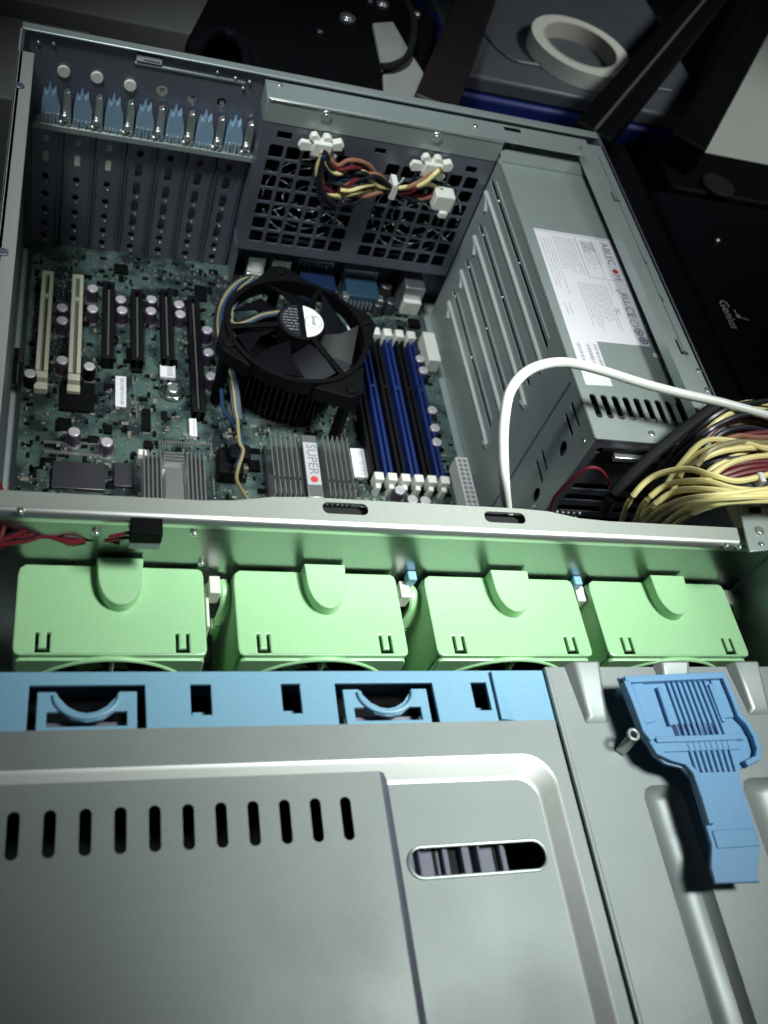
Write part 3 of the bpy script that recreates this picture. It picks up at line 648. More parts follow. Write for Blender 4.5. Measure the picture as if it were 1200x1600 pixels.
# electrolytic capacitors
caps = [(97, 480), (97, 500), (97, 562), (145, 450), (145, 482), (189, 467), (191, 484), (237, 467), (236, 485), (280, 475), (282, 490), (324, 515), (326, 550), (330, 587),
        (116, 674), (167, 690), (140, 572), (47, 583), (676, 640), (680, 668), (683, 690), (662, 578), (625, 765), (645, 780), (665, 782), (657, 560)]
for u, v in caps:
    p = U(u, v, 'Z', -16.2); r = 0.46
    c = MB().cyl((p.x, p.y, -16.9), r, 1.25, n=18).build('capacitor', 'capacitor_sleeve' if (u, v) not in ((47, 583), (140, 572)) else 'black_plastic', mb, bev=0.06)
    MB().cyl((p.x, p.y, -16.24), r * 0.86, 0.1, n=18).build('top', 'capacitor_top', c, bev=0.03)
    MB().cyl((p.x, p.y, -17.44), r * 1.25, 0.12, n=18).build('ring', 'heatsink', c)
# chips
for (u0, v0, u1, v1, m_n) in ((93, 600, 148, 640, 'black_plastic'), (197, 545, 212, 565, 'black_plastic'), (222, 640, 235, 672, 'black_plastic'), (88, 655, 112, 672, 'black_plastic'),
                        (305, 448, 322, 468, 'black_plastic'), (178, 725, 207, 760, 'heatsink_dark'), (40, 585, 70, 598, 'black_plastic'), (28, 545, 36, 565, 'heatsink_dark'), (18, 545, 30, 598, 'black_plastic'),
                        (225, 690, 238, 700, 'black_plastic'), (137, 682, 152, 692, 'black_plastic'), (560, 460, 575, 470, 'black_plastic'), (640, 500, 655, 510, 'black_plastic'), (600, 478, 618, 488, 'heatsink_dark'),
                        (178, 415, 200, 425, 'black_plastic'), (390, 720, 405, 735, 'black_plastic'), (205, 570, 222, 580, 'black_plastic'), (162, 665, 175, 676, 'black_plastic')):
    a = U(u0, v1, 'Z', -17.3); b = U(u1, v0, 'Z', -17.3)
    MB().box(min(a.x, b.x), max(a.x, b.x), min(a.y, b.y), max(a.y, b.y), ZP, -17.2).build('chip', m_n, mb, bev=0.03)
a = U(80, 762, 'Z', -17.2); b = U(165, 725, 'Z', -17.2)
MB().box(a.x, b.x, a.y, b.y, ZP, -17.15).build('chip', 'heatsink_dark', mb, bev=0.04)
# stickers
for (u0, v0, u1, v1) in ((180, 590, 197, 636), (553, 705, 568, 748), (250, 575, 273, 592), (296, 658, 306, 684)):
    a = U(u0, v1, 'Z', -17.4); b = U(u1, v0, 'Z', -17.4)
    x0_, x1_ = min(a.x, b.x), max(a.x, b.x); y0_, y1_ = a.y, b.y
    s = MB().box(x0_, x1_, y0_, y1_, -17.45, -17.15 if u0 > 180 else -17.3).build('sticker', 'paper', mb)
    zz = -17.15 if u0 > 180 else -17.3
    g = MB(); y = y0_ + .2
    while y < y1_ - .2:
        t = random.uniform(.04, .1); g.box(x0_ + (x1_ - x0_) * .45, x1_ - (x1_ - x0_) * .2, y, y + t, zz, zz + .01); y += t + random.uniform(.06, .12)
    g.build('bar_code', 'ink_grey', s)
# coin cell / buzzer with ring
p = U(270, 610, 'Z', -17.1)
bz = MB().circle((p.x, p.y, -17.2), 0.75, 0.14, 'Z', seg=24).build('battery_holder', 'chrome', mb)
MB().cyl((p.x, p.y, -17.1), 0.42, 0.5).build('battery', 'bright_steel', bz, bev=0.08)
# chipset heatsinks
ph = MB().box(17.5, 23.4, -26.3, -20.6, ZP, -16.6).build('chipset_heatsink', 'heatsink_dark', mb)
xs = [17.6 + .36 * k for k in range(6)] + [21.5 + .36 * k for k in range(6)]
for k, x in enumerate(xs):
    for y0_, y1_ in ((-24.7, -20.7), (-26.1, -24.95)): MB().box(x, x + 0.07, y0_, y1_, -16.6, -14.9).build('fin', 'bright_steel', ph)
for x in (19.85, 20.95): MB().box(x - 0.2, x - .1, -26.1, -20.7, -16.6, -15.3).build('fin', 'heatsink_dark', ph)
MB().box(20.0, 21.1, -26.1, -20.5, -16.6, -15.25).build('label_bar', 'heatsink', ph, bev=0.04)
st = MB().box(20.05, 21.05, -25.0, -21.2, -15.25, -15.22).build('name_strip', 'strip_grey', ph)
text('lettering', 'SUPER', 1.0, 'ink', ph, (20.28, -21.35, -15.21), (0, -1, 0), (1, 0, 0))
MB().cyl((20.55, -24.55, -15.2), 0.27, 0.03).build('red_dot', 'ink_red', ph)
hl2 = MB().box(8.8, 13.0, -27.2, -22.5, ZP, -16.4).build('chipset_heatsink', 'bright_steel', mb)
for k in range(5):
    MB().box(8.85 + .28 * k, 8.95 + .28 * k, -27.1, -22.6, -16.4, -15.5).build('fin', 'heatsink', hl2)
    MB().box(11.75 + .28 * k, 11.85 + .28 * k, -27.1, -22.6, -16.4, -15.5).build('fin', 'heatsink', hl2)
for k in range(4): MB().box(10.2, 11.6, -22.8 - .28 * k, -22.7 - .28 * k, -16.4, -15.5).build('fin', 'bright_steel', hl2)
MB().box(10.3, 11.5, -26.8, -23.9, -16.4, -15.7).build('centre_block', 'bright_steel', hl2, bev=0.05)
p = U(222, 702, 'Z', -16); MB().box(p.x - .25, p.x + .35, p.y - .5, p.y + .3, -17.4, -16.3).build('push_pin', 'white_plastic', hl2, bev=0.1)
# choke / black plug where the fan lead ends
p = U(362, 722, 'Z', -16.5)
MB().box(p.x - 1.0, p.x + .8, p.y - 1.2, p.y + 1.0, ZP, -16.2).box(p.x - .3, p.x + 1.2, p.y - .4, p.y + .8, -16.2, -15.4).build('fan_header', 'black_plastic', mb, bev=0.15)
# rear ports
def port(nm, x0_, x1_, y0_, y1_, z1_, m_n, bev=0.06): return MB().box(x0_, x1_, y0_, y1_, ZP, z1_).build(nm, m_n, mb, bev=bev)
for u0, u1, v in ((388, 415, 402), (425, 455, 407)):
    a = U(u0, v, 'Y', -1.6); b = U(u1, v, 'Y', -1.6)
    q = MB().box(a.x, b.x, -2.0, -0.3, ZP, a.z + .4).build('network_port', 'bright_steel', mb, bev=0.05); MB().box(a.x + .3, b.x - .3, -2.05, -2.0, a.z - 1.0, a.z).build('tab', 'white_plastic', q)
    MB().box(a.x - .05, b.x + .05, -2.5, -2.0, ZP, a.z - .9).build('shield', 'bright_steel', q, bev=.05)
a = U(465, 455, 'Y', -2.8); b = U(520, 455, 'Y', -2.8)
v = port('monitor_port', a.x, b.x, -3.6, -1.0, -15.9, 'vga_blue'); MB().box(a.x, b.x, -1.0, -0.3, ZP, -15.3).build('shell', 'bright_steel', v, bev=.05)
for k in range(6): MB().box(a.x + .35 + .38 * k, a.x + .5 + .38 * k, -1.35, -1.0, -16, -15.6).build('pin', 'bright_steel', v)
a = U(537, 465, 'Y', -3.2); b = U(588, 468, 'Y', -3.2)
v = port('serial_port', a.x, b.x, -4.0, -1.4, -16.0, 'teal'); MB().box(a.x - .1, b.x + .1, -1.4, -0.4, ZP, -15.4).box(a.x - .35, a.x + .15, -4.1, -3.4, ZP, -16.1).box(b.x - .15, b.x + .35, -4.1, -3.4, ZP, -16.1).build('shell', 'bright_steel', v, bev=.05)
for k in range(6): MB().box(a.x + .35 + .36 * k, a.x + .45 + .36 * k, -4.3, -4.0, -17.2, -16.5).build('pin', 'bright_steel', v)
for u, vv, r in ((604, 445, .55), (612, 470, .5), (592, 475, .4)):
    p = U(u, vv, 'Z', -16.2); MB().cyl((p.x, p.y, -16.8), r, 1.3).build('audio_jack', 'heatsink_dark', mb, bev=.1)
a = U(628, 452, 'Y', -2.6); b = U(658, 456, 'Y', -2.6)
v = port('keyboard_port', a.x, b.x, -3.4, -0.5, -14.9, 'heatsink'); MB().box(a.x + .1, b.x - .1, -3.9, -3.4, ZP, -16.1).build('shield', 'white_plastic', v, bev=.05)
# uncountable small surface parts
bmk, tn, so = MB(), MB(), MB()
for i in range(3600):
    x = random.uniform(1.0, 33.0); y = random.uniform(-27.5, -1.0)
    a_ = random.choice((0, math.pi / 2)); L_ = random.uniform(.07, .24) if i % 9 else random.uniform(.25, .42); W_ = L_ * .55
    which = random.random()
    if which < .28: bmk.box(x - L_, x + L_, y - W_, y + W_, ZP, ZP + .12, a_)
    elif which < .45: tn.box(x - L_ * .7, x + L_ * .7, y - W_ * .7, y + W_ * .7, ZP, ZP + .14, a_)
    else: so.box(x - L_ * .45, x + L_ * .45, y - W_ * .35, y + W_ * .35, ZP, ZP + .07, a_)
bmk.build('small_chips', 'black_plastic', mb, kind='stuff'); tn.build('small_capacitors', 'tan', mb, kind='stuff'); so.build('solder_points', 'bright_steel', mb, kind='stuff')
pn = MB()
for u0, v0, u1, v1, n_ in ((208, 590, 214, 650, 14), (250, 690, 330, 694, 20), (70, 690, 160, 694, 26), (330, 700, 335, 770, 14), (600, 495, 640, 500, 10), (395, 655, 450, 662, 16), (70, 705, 155, 712, 26), (410, 452, 345, 445, 10)):
    for k in range(n_):
        p = U(u0 + (u1 - u0) * k / (n_ - 1), v0 + (v1 - v0) * k / (n_ - 1), 'Z', -17.3); pn.box(p.x - .06, p.x + .06, p.y - .12, p.y + .12, ZP, -17.3)
pn.build('header_pins', 'bright_steel', mb, kind='stuff')

# ================================================================== CPU COOLER
cx, cy = 19.55, -13.9
cc = thing('cpu_cooler', 'round black processor cooler fan with a black and white hub sticker', 'cooler', (cx, cy, ZP))
MB().cyl((cx, cy, -15.2), 1.7, 4.0, n=28).build('core', 'heatsink', cc)
hs = MB()
for k in range(56):
    a = 2 * math.pi * k / 56
    r0, r1 = 1.6, 4.2
    p0 = Vector((cx + r0 * math.cos(a), cy + r0 * math.sin(a), 0)); p1 = Vector((cx + r1 * math.cos(a + .35), cy + r1 * math.sin(a + .35), 0))
    t = (p1 - p0).normalized().cross(Vector((0, 0, 1))) * 0.04
    hs.hexa([(*(p0 - t).xy, -16.6), (*(p1 - t).xy, -16.6), (*(p1 + t).xy, -16.6), (*(p0 + t).xy, -16.6)], [(*(p0 - t).xy, -13.2), (*(p1 - t).xy, -13.2), (*(p1 + t).xy, -13.2), (*(p0 + t).xy, -13.2)])
hs.build('radial_fins', 'fins_dark', cc)
n = 56; ring = MB()
for (ra, rb, za, zb) in ((5.0, 5.35, -12.3, -11.1),):
    for k in range(n):
        a, b = 2 * math.pi * k / n, 2 * math.pi * (k + 1) / n
        def pt(r, t, z): return (cx + r * math.cos(t), cy + r * math.sin(t), z)
        ring.hexa([pt(ra, a, za), pt(rb, a, za), pt(rb, b, za), pt(ra, b, za)], [pt(ra, a, zb), pt(rb, a, zb), pt(rb, b, zb), pt(ra, b, zb)])
bmesh.ops.remove_doubles(ring.bm, verts=ring.bm.verts, dist=0.001)
rg = ring.build('fan_frame', 'black_plastic', cc)
for adeg, rr_ in ((97, 6.9), (18, 6.4), (-58, 7.0), (-158, 6.2)):
    a = math.radians(adeg); d = Vector((math.cos(a), math.sin(a), 0)); s_ = Vector((-d.y, d.x, 0))
    c0 = Vector((cx, cy, 0))
    q = [c0 + d * 5.0 - s_ * 2.4, c0 + d * rr_ - s_ * .55, c0 + d * rr_ + s_ * .55, c0 + d * 5.0 + s_ * 2.4]
    MB().hexa([(*p.xy, -12.6) for p in q], [(*p.xy, -11.3) for p in q]).cyl((*(c0 + d * (rr_ - .6)).xy, -14.2), .45, 6.2, n=12).build('mounting_leg', 'black_plastic', rg, bev=0.1)
for k in range(3):
    a = math.radians(65 + 120 * k)
    MB().tube([(cx + 1.2 * math.cos(a), cy + 1.2 * math.sin(a), -10.75), (cx + 5.2 * math.cos(a), cy + 5.2 * math.sin(a), -11.3)], .22, sub=1, n=6).build('strut', 'black_plastic', rg)
for k in range(7):
    a0 = 2 * math.pi * k / 7 + 0.25; top_, bot_ = [], []
    for r in (1.6, 3.2, 4.85):
        aw = 0.34 + 0.02 * r; sh = (r - 1.6) * 0.13
        top_.append((cx + r * math.cos(a0 + aw + sh), cy + r * math.sin(a0 + aw + sh), -11.1)); bot_.append((cx + r * math.cos(a0 - aw + sh), cy + r * math.sin(a0 - aw + sh), -12.5))
    lp_ = top_ + bot_[::-1]
    b = MB()
    up_ = [b.bm.verts.new(p) for p in top_]; dn_ = [b.bm.verts.new(p) for p in bot_]
    up2 = [b.bm.verts.new((p[0], p[1], p[2] - .1)) for p in top_]; dn2 = [b.bm.verts.new((p[0], p[1], p[2] - .1)) for p in bot_]
    for i in range(2):
        b.bm.faces.new((up_[i], up_[i + 1], dn_[i + 1], dn_[i])); b.bm.faces.new((up2[i], dn2[i], dn2[i + 1], up2[i + 1]))
        b.bm.faces.new((up_[i], up2[i], up2[i + 1], up_[i + 1])); b.bm.faces.new((dn_[i], dn_[i + 1], dn2[i + 1], dn2[i]))
    b.bm.faces.new((up_[0], dn_[0], dn2[0], up2[0])); b.bm.faces.new((up_[2], up2[2], dn2[2], dn_[2]))
    b.build('blade', 'black_gloss', cc)
hb = MB().cyl((cx + .15, cy + .2, -11.3), 1.8, 1.5, n=36).build('hub', 'black_plastic', cc, bev=.12)
hx, hy = cx + .15, cy + .2
halfw = [(hx + 1.62 * math.cos(t), hy + 1.62 * math.sin(t)) for t in [math.radians(-82 + 164 * k / 16) for k in range(17)]]
halfb = [(hx + 1.62 * math.cos(t), hy + 1.62 * math.sin(t)) for t in [math.radians(98 + 164 * k / 16) for k in range(17)]]
sk = MB().prism(halfw, -10.55, -10.52).build('white_sticker_half', 'white_rubber', hb)
sk2 = MB().prism(halfb, -10.55, -10.525).build('black_sticker_half', 'black_rubber', hb)
tx = text('logo', 'intel', 0.52, 'blue_wire', hb, (hx + .75, hy + .55, -10.515), (0, -1, 0), (1, 0, 0))
MB().circle((hx + .87, hy, -10.515), 0.62, 0.02, 'Z', n=5, seg=30).build('logo_ring', 'blue_wire', hb)
g = MB()
for i in range(8):
    yy = hy + 1.1 - i * .3; wd = math.sqrt(max(0, 1.5 ** 2 - (yy - hy) ** 2))
    xx = hx - wd + .1
    while xx < hx - .35:
        l_ = random.uniform(.12, .4); g.box(xx, min(xx + l_, hx - .25), yy, yy + .07, -10.525, -10.515); xx += l_ + .09
g.build('print', 'ink_grey', hb)
# four-strand fan lead glued to a strut, then down the board
lead = thing('fan_lead', 'thin yellow and blue lead running down the left side of the processor cooler', 'cable', (15, -18, ZP))
path = [(440, 487, -10.9), (410, 492, -11.1), (385, 503, -11.2), (366, 506, -11.3), (362, 490, -11.4), (372, 455, -12), (388, 440, -12.3), (395, 433, -12.3), (372, 440, -12.5), (350, 465, -13), (340, 500, -13.5), (345, 545, -14), (362, 595, -14.2), (368, 640, -14.8), (371, 655, -15)]
for du, m_n, r in ((0, 'dull_yellow_wire', .13), (5, 'blue_wire', .12), (-4, 'black_wire', .12), (8, 'black_wire', .1)):
    MB().tube([tuple(U(u + du * (.5 if i < 8 else 1) * (0.3 if i < 4 else 1), v + du * (.6 if i < 8 else .1), 'Z', z)) for i, (u, v, z) in enumerate(path)], r).build('wire', m_n, lead)
p2 = [(371, 655, -15), (374, 690, -15.2), (380, 705, -15.2), (372, 732, -15), (370, 750, -14), (380, 770, -12.5), (392, 790, -11)]
MB().tube([tuple(U(u, v, 'Z', z)) for u, v, z in p2], .13).build('wire', 'dull_yellow_wire', lead)
p2 = [(345, 600, -15.6), (350, 640, -15.8), (368, 665, -15.8), (378, 690, -15.6), (375, 715, -15.5), (368, 730, -15.6)]
MB().tube([tuple(U(u, v, 'Z', z)) for u, v, z in p2], .16).build('wire', 'blue_wire', lead)

# ================================================================== REAR FANS behind the grille
def rear_fan(x, lab):
    f = thing('exhaust_fan', lab, 'fan', (x, -1.4, -13), 'black exhaust fans behind the rear grille')
    plate('frame', [rrect(x - 4.1, -12.7, x + 4.1, -4.0, .3), circ(x, -8.4, 3.9, 40)], .5, 'black_plastic', f, 'Y', -1.6)
    for R in (1.2, 2.0, 2.8, 3.6): MB().circle((x, -2.2, -8.4), R, .085, 'Y', n=6, seg=40).build('guard_ring', 'chrome', f)
    for a in (90, 150, 210, 270, 330, 30):
        a = math.radians(a); MB().tube([(x + .9 * math.cos(a), -2.28, -8.4 + .9 * math.sin(a)), (x + 4.3 * math.cos(a), -2.28, -8.4 + 4.3 * math.sin(a))], .06, sub=1, n=6).build('guard_spoke', 'chrome', f)
    MB().cyl((x, -1.4, -8.4), 1.5, .8, 'Y').build('hub', 'black_plastic', f)
    for k in range(7):
        a0 = 2 * math.pi * k / 7; q = [(x + r * math.cos(a0 + s_ * .3), -1.2 + s_ * .3, -8.4 + r * math.sin(a0 + s_ * .3)) for r, s_ in ((1.4, -1), (3.7, -1), (3.7, 1), (1.4, 1))]
        MB().hexa(q, [(p[0], p[1] + .1, p[2]) for p in q]).build('blade', 'black_gloss', f)
    MB().box(x - 4.1, x + 4.1, -.5, -.4, -12.8, -4).build('backing', 'black_void', f)
rear_fan(20.9, 'black exhaust fan with wire guard behind the left half of the square-hole grille')
rear_fan(29.9, 'black exhaust fan with wire guard behind the right half of the square-hole grille')
# wiring on the grille
fw = thing('fan_cable_loom', 'tied bundle of coloured wires with white plugs in front of the rear grille', 'wiring', (25, -4, -5))
YG = -3.6
def star(u, v):
    m_ = MB(); p = U(u, v, 'Y', -3.2)
    for ang, ln, wd in ((20, 1.5, .38), (75, 1.15, .42), (130, 1.35, .36), (185, 1.6, .4), (245, 1.2, .36), (318, 1.45, .38)):
        t = math.radians(ang); d = Vector((math.cos(t), 0, math.sin(t) * .8)); n_ = Vector((-d.z, 0, d.x)) * wd
        q = [Vector((p.x, 0, p.z)) + d * .2 - n_ * .8, Vector((p.x, 0, p.z)) + d * ln - n_ * 1.1, Vector((p.x, 0, p.z)) + d * (ln + .2), Vector((p.x, 0, p.z)) + d * ln + n_ * 1.1, Vector((p.x, 0, p.z)) + d * .2 + n_ * .8]
        m_.prism([(a_.x, a_.z) for a_ in q], -3.35 - .1 * math.sin(t), -2.75 - .011 * ang / 10, 'Y')
    m_.box(p.x - .75, p.x + .65, -3.75, -3.0, p.z - .55, p.z + .6)
    return m_.build('plug', 'white_plastic', fw, bev=.12)
star(503, 230); star(675, 262)
rnd = random.Random(3)
L1 = [(507, 238), (515, 258), (528, 272), (548, 268), (572, 272), (592, 290), (614, 295)]
L2 = [(505, 240), (498, 270), (505, 298), (525, 312), (552, 308), (580, 298), (612, 293)]
L3 = [(614, 296), (640, 292), (662, 282), (680, 268), (690, 262)]
L4 = [(616, 296), (640, 302), (665, 300), (690, 300)]
L5 = [(612, 296), (590, 284), (565, 288), (545, 296), (530, 298)]
for L_, ms in ((L1, ('yellow_wire', 'red_wire', 'black_wire', 'black_wire', 'blue_wire', 'orange_wire')), (L2, ('yellow_wire', 'red_wire', 'black_wire', 'black_wire', 'orange_wire', 'yellow_wire')), (L3, ('yellow_wire', 'black_wire', 'red_wire', 'orange_wire')),
               (L4, ('yellow_wire', 'red_wire', 'black_wire', 'orange_wire', 'black_wire')), (L5, ('orange_wire', 'black_wire', 'yellow_wire', 'red_wire'))):
    for m_n in ms:
        du = rnd.uniform(-6, 6); dv = rnd.uniform(-15, 12)
        pts = []
        for i, (u, v) in enumerate(L_):
            t = math.sin(math.pi * i / (len(L_) - 1))
            pts.append(tuple(U(u + du * (.2 + .8 * t) + rnd.uniform(-2, 2), v + dv * (.2 + .9 * t) + rnd.uniform(-2, 2), 'Y', YG - rnd.uniform(0, .7))))
        MB().tube(pts, .18).build('wire', m_n, fw)
p = U(614, 295, 'Y', -4.0)
MB().box(p.x - .22, p.x + .22, -4.5, -3.1, p.z - .65, p.z + .65).tube([(p.x, -4.3, p.z + .4), (p.x + .2, -4.6, p.z + 1.1), (p.x + .3, -4.6, p.z + 1.5)], .07).build('cable_tie', 'white_plastic', fw, bev=.08)
p = U(694, 310, 'Y', -4.4)
MB().box(p.x - .85, p.x + .75, -4.9, -3.6, p.z - .9, p.z + .5).box(p.x - .2, p.x + .5, -5.1, -4.4, p.z - 1.4, p.z - .8).build('connector', 'white_plastic', fw, bev=.12)

# ================================================================== POWER SUPPLY
ps = thing('power_supply', 'tall grey steel power supply with a printed white label and ribbed side', 'power supply', (38, -16, -18.4))
X0, X1, ZT, YF, YR = 34.4, 42.6, -1.9, -30.5, -0.4
vs_l = []
for k in range(9):
    x = 35.3 + .80 * k
    vs_l.append([(a, b) for a, b in rrect(x - .24, -28.75, x + .24, -26.75, .22)])
pt_ = plate('top_cover', [rect(X0, YF, X1, YR)] + vs_l, .12, 'steel', ps, 'Z', ZT - .06)
MB().box(X0, X1, -0.35 - 2.2, -0.3, -1.35, -1.25).hexa([(X0, -2.55, -1.3), (X1, -2.55, -1.3), (X1, -2.55, -1.2), (X0, -2.55, -1.2)], [(X0, -3.0, -1.9), (X1, -3.0, -1.9), (X1, -3.0, -1.8), (X0, -3.0, -1.8)]).build('rear_ledge', 'steel', pt_, bev=.03)
MB().box(X0 + .3, X0 + 1.7, -.5 - .5, -.5 - .1, -.5, -.38).build('ledge_slot', 'black_plastic', pt_)
MB().tube([(X0 + .02, YR - 2.5, ZT - .02), (X0 + .02, YF, ZT - .02)], .09, sub=1).build('edge', 'bright_steel', pt_)
for u, v in ((800, 227), (887, 238)):
    p = U(u, v, 'Z', -1.3); MB().cyl((p.x, p.y, -1.2), .26, .16).build('screw', 'bright_steel', pt_, bev=.05)
p = U(1018, 678, 'Z', ZT); MB().cyl((p.x, p.y, ZT + .04), .24, .12).build('screw', 'bright_steel', pt_, bev=.04)
p = U(1028, 556, 'Z', ZT); MB().box(p.x - .35, p.x + .35, p.y - .2, p.y + .2, ZT, ZT + .03).build('small_sticker', 'white_plastic', pt_)
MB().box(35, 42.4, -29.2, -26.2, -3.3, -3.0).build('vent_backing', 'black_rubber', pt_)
MB().box(35.4, 42.2, -28.0, -27.7, -2.95, -2.7).build('inner_heatsink', 'heatsink', pt_)
# side, with long ribs and slots
side_holes = []
ribs = [(-3.0, -21.2, -3.6), (-4.3, -21.6, -6.9), (-4.6, -21.0, -10.2), (-4.8, -20.0, -13.4)]
for ya, yb, z in ribs: side_holes.append(rrect(yb, z - .22, ya, z + .22, .18))
for ya, yb, z in ((-26.6, -28.6, -3.05), (-26.7, -28.6, -4.0), (-26.7, -28.4, -7.8), (-26.8, -28.7, -8.75)): side_holes.append(rrect(yb, z - .2, ya, z + .2, .19))
side_holes.append(circ(-28.5, -5.4, .45, 16, .62)); side_holes.append(circ(-28.9, -9.9, .4, 16, .62))
sd = plate('side_panel', [rect(YF, -18.2, YR - 2.3, ZT - .1)] + side_holes, .12, 'steel', ps, 'X', X0 + .06)
for ya, yb, z in ribs:
    MB().tube([(X0 - .02, ya - 1.3, z + -1.95), (X0 - .05, ya - .9, z - 1.3), (X0 - .05, ya - 1.3, z - 1.05), (X0 - .05, yb + .3, z - 1.05), (X0 - .02, yb - .2, z - 1.5)], .16, sub=4).build('pressed_rib', 'pressed_edge', sd)
    MB().tube([(X0 - .0, ya - 1.0, z + .55), (X0 - .0, yb + .3, z + .55)], .09, sub=1).build('pressed_rib', 'steel', sd)
    for yy in (-5.5, -12.6): MB().ball((X0 + .1, yy, z - .05), .13).build('rivet', 'bright_steel', sd)
MB().box(X0 - .05, X0 + .0, -25.55, -25.4, -18.2, ZT - .4).build('panel_joint', 'steel_dark', sd)
for y, z in ((-29.8, -3.1), (-29.4, -10.6)): MB().cyl((X0 - .03, y, z), .25, .12, 'X').build('screw', 'bright_steel', sd, bev=.04)
MB().box(X0 + .5, X0 + .7, YF + .3, YR - 3, -18, ZT - .5).build('inner_wall', 'steel_dark', sd)
# front face, dark with bars
fp_holes = [rect(34.9 + .75 * k, -9.0 + 0, 35.35 + .75 * k, -8.4) for k in range(9)]
fh = []
for j in range(6): fh.append(rrect(35.2, -7.0 - j * 1.2, 41.5, -6.35 - j * 1.2, .2))
fh += [rrect(35.1, -3.25, 37.0, -2.75, .15), rrect(37.6, -3.25, 39.4, -2.75, .15)]
fr = plate('front_panel', [rect(X0 + .1, -18.2, X1, ZT - .1)] + fh, .12, 'steel_dark', ps, 'Y', YF + .08)
MB().box(X0 + .2, X1, YF + .5, YF + .8, -18, ZT - .3).build('inner_wall', 'black_rubber', fr)
a = U(960, 713, 'Y', YF - .3); b = U(1030, 722, 'Y', YF - .3)
MB().box(a.x, b.x, YF - .45, YF - .02, a.z - .35, a.z + .05).build('silver_bar', 'bright_steel', fr, bev=.05)
MB().box(a.x - .9, b.x + .3, YF - .1, YF - .0, a.z - .9, a.z + .3).build('socket', 'black_plastic', fr)
hx_ = MB()
for i in range(6):
    for j in range(4): hx_.ball((35.0 + i * .42, YF - .03, -9.6 - j * .5), .13)
hx_.build('perforation', 'bright_steel', fr)
# the printed label
ZLb = ZT + .012
lb = MB().prism([(35.35, -10.6), (41.95, -10.6), (41.35, -21.75), (37.15, -21.85), (37.1, -25.9), (35.1, -26.0)], ZT, ZLb).build('printed_label', 'paper', ps)
text('lettering', 'ABLEC', .85, 'ink', lb, (40.70, -11.1, ZLb + .003), (0, -1, 0), (1, 0, 0), .003)
MB().cyl((41.00, -14.25, ZLb + .006), .24, .012).build('red_dot', 'ink_red', lb)
text('lettering', 'M', .85, 'ink', lb, (40.70, -14.55, ZLb + .003), (0, -1, 0), (1, 0, 0), .003)
text('lettering', 'c', .8, 'ink', lb, (40.35, -16.2, ZLb + .003), (0, -1, 0), (1, 0, 0), .003)
text('lettering', 'RU', .8, 'ink', lb, (40.65, -16.5, ZLb + .003), (0, -1, 0), (1, 0, 0), .006)
text('lettering', 'us', .4, 'ink', lb, (40.65, -17.5, ZLb + .003), (0, -1, 0), (1, 0, 0), .003)
text('lettering', 'CE', .95, 'ink', lb, (40.55, -17.9, ZLb + .003), (0, -1, 0), (1, 0, 0), .003)
text('lettering', 'FC', .5, 'ink', lb, (39.65, -18.3, ZLb + .003), (0, -1, 0), (1, 0, 0), .003)
MB().circle((40.80, -19.6, ZLb), .32, .03, 'Z', n=5, seg=24).box(41.05, 41.10, -19.63, -19.57, ZLb, ZLb + .01).build('mark', 'ink_grey', lb)
MB().circle((40.90, -20.45, ZLb), .3, .05, 'Z', n=5, seg=24).cyl((40.90, -20.45, ZLb), .14, .03).build('mark', 'ink', lb)
MB().cyl((41.00, -21.25, ZLb + .004), .36, .012, n=24).build('mark', 'ink', lb)
MB().circle((41.00, -21.25, ZLb + .006), .2, .03, 'Z', n=5, seg=24).build('mark', 'paper', lb)
g = MB(); rnd = random.Random(11)
def para(xa, xb, ya, yb, dx=.2, wgt=.045, fill=1.0):
    x = xa
    while x < xb:
        y = ya; ye = ya + (yb - ya) * rnd.uniform(.75, 1) * fill
        while y > ye:
            l_ = rnd.uniform(.1, .45); g.box(x, x + wgt, max(y - l_, ye), y, ZLb, ZLb + .004); y -= l_ + rnd.uniform(.05, .1)
        x += dx
para(35.6, 36.6, -11.6, -17.4, .26); para(36.7, 38.3, -11.2, -15.2, .22); para(38.9, 40.25, -11.2, -14.3, .21)
para(37.4, 39.8, -16.0, -20.6, .22); para(40.0, 40.25, -15.4, -17.4, .3); para(35.7, 36.4, -18.3, -21, .35, fill=.5); para(39.0, 39.9, -11.4, -12.6, .2, .09)
g.box(38.55, 38.6, -15.2, -10.9, ZLb, ZLb + .004).box(38.55, 41.35, -15.3, -15.26, ZLb, ZLb + .004).box(39.9, 39.94, -15.2, -10.9, ZLb, ZLb + .004).box(35.45, 41.8, -10.8, -10.76, ZLb, ZLb + .004)
for x in (35.5, 36.2, 36.75):
    y = -22.2
    while y > -24.6:
        t = rnd.uniform(.03, .1); g.box(x, x + .28, y - t, y, ZLb, ZLb + .004); y -= t + rnd.uniform(.04, .1)
g.build('small_print', 'ink_grey', lb)

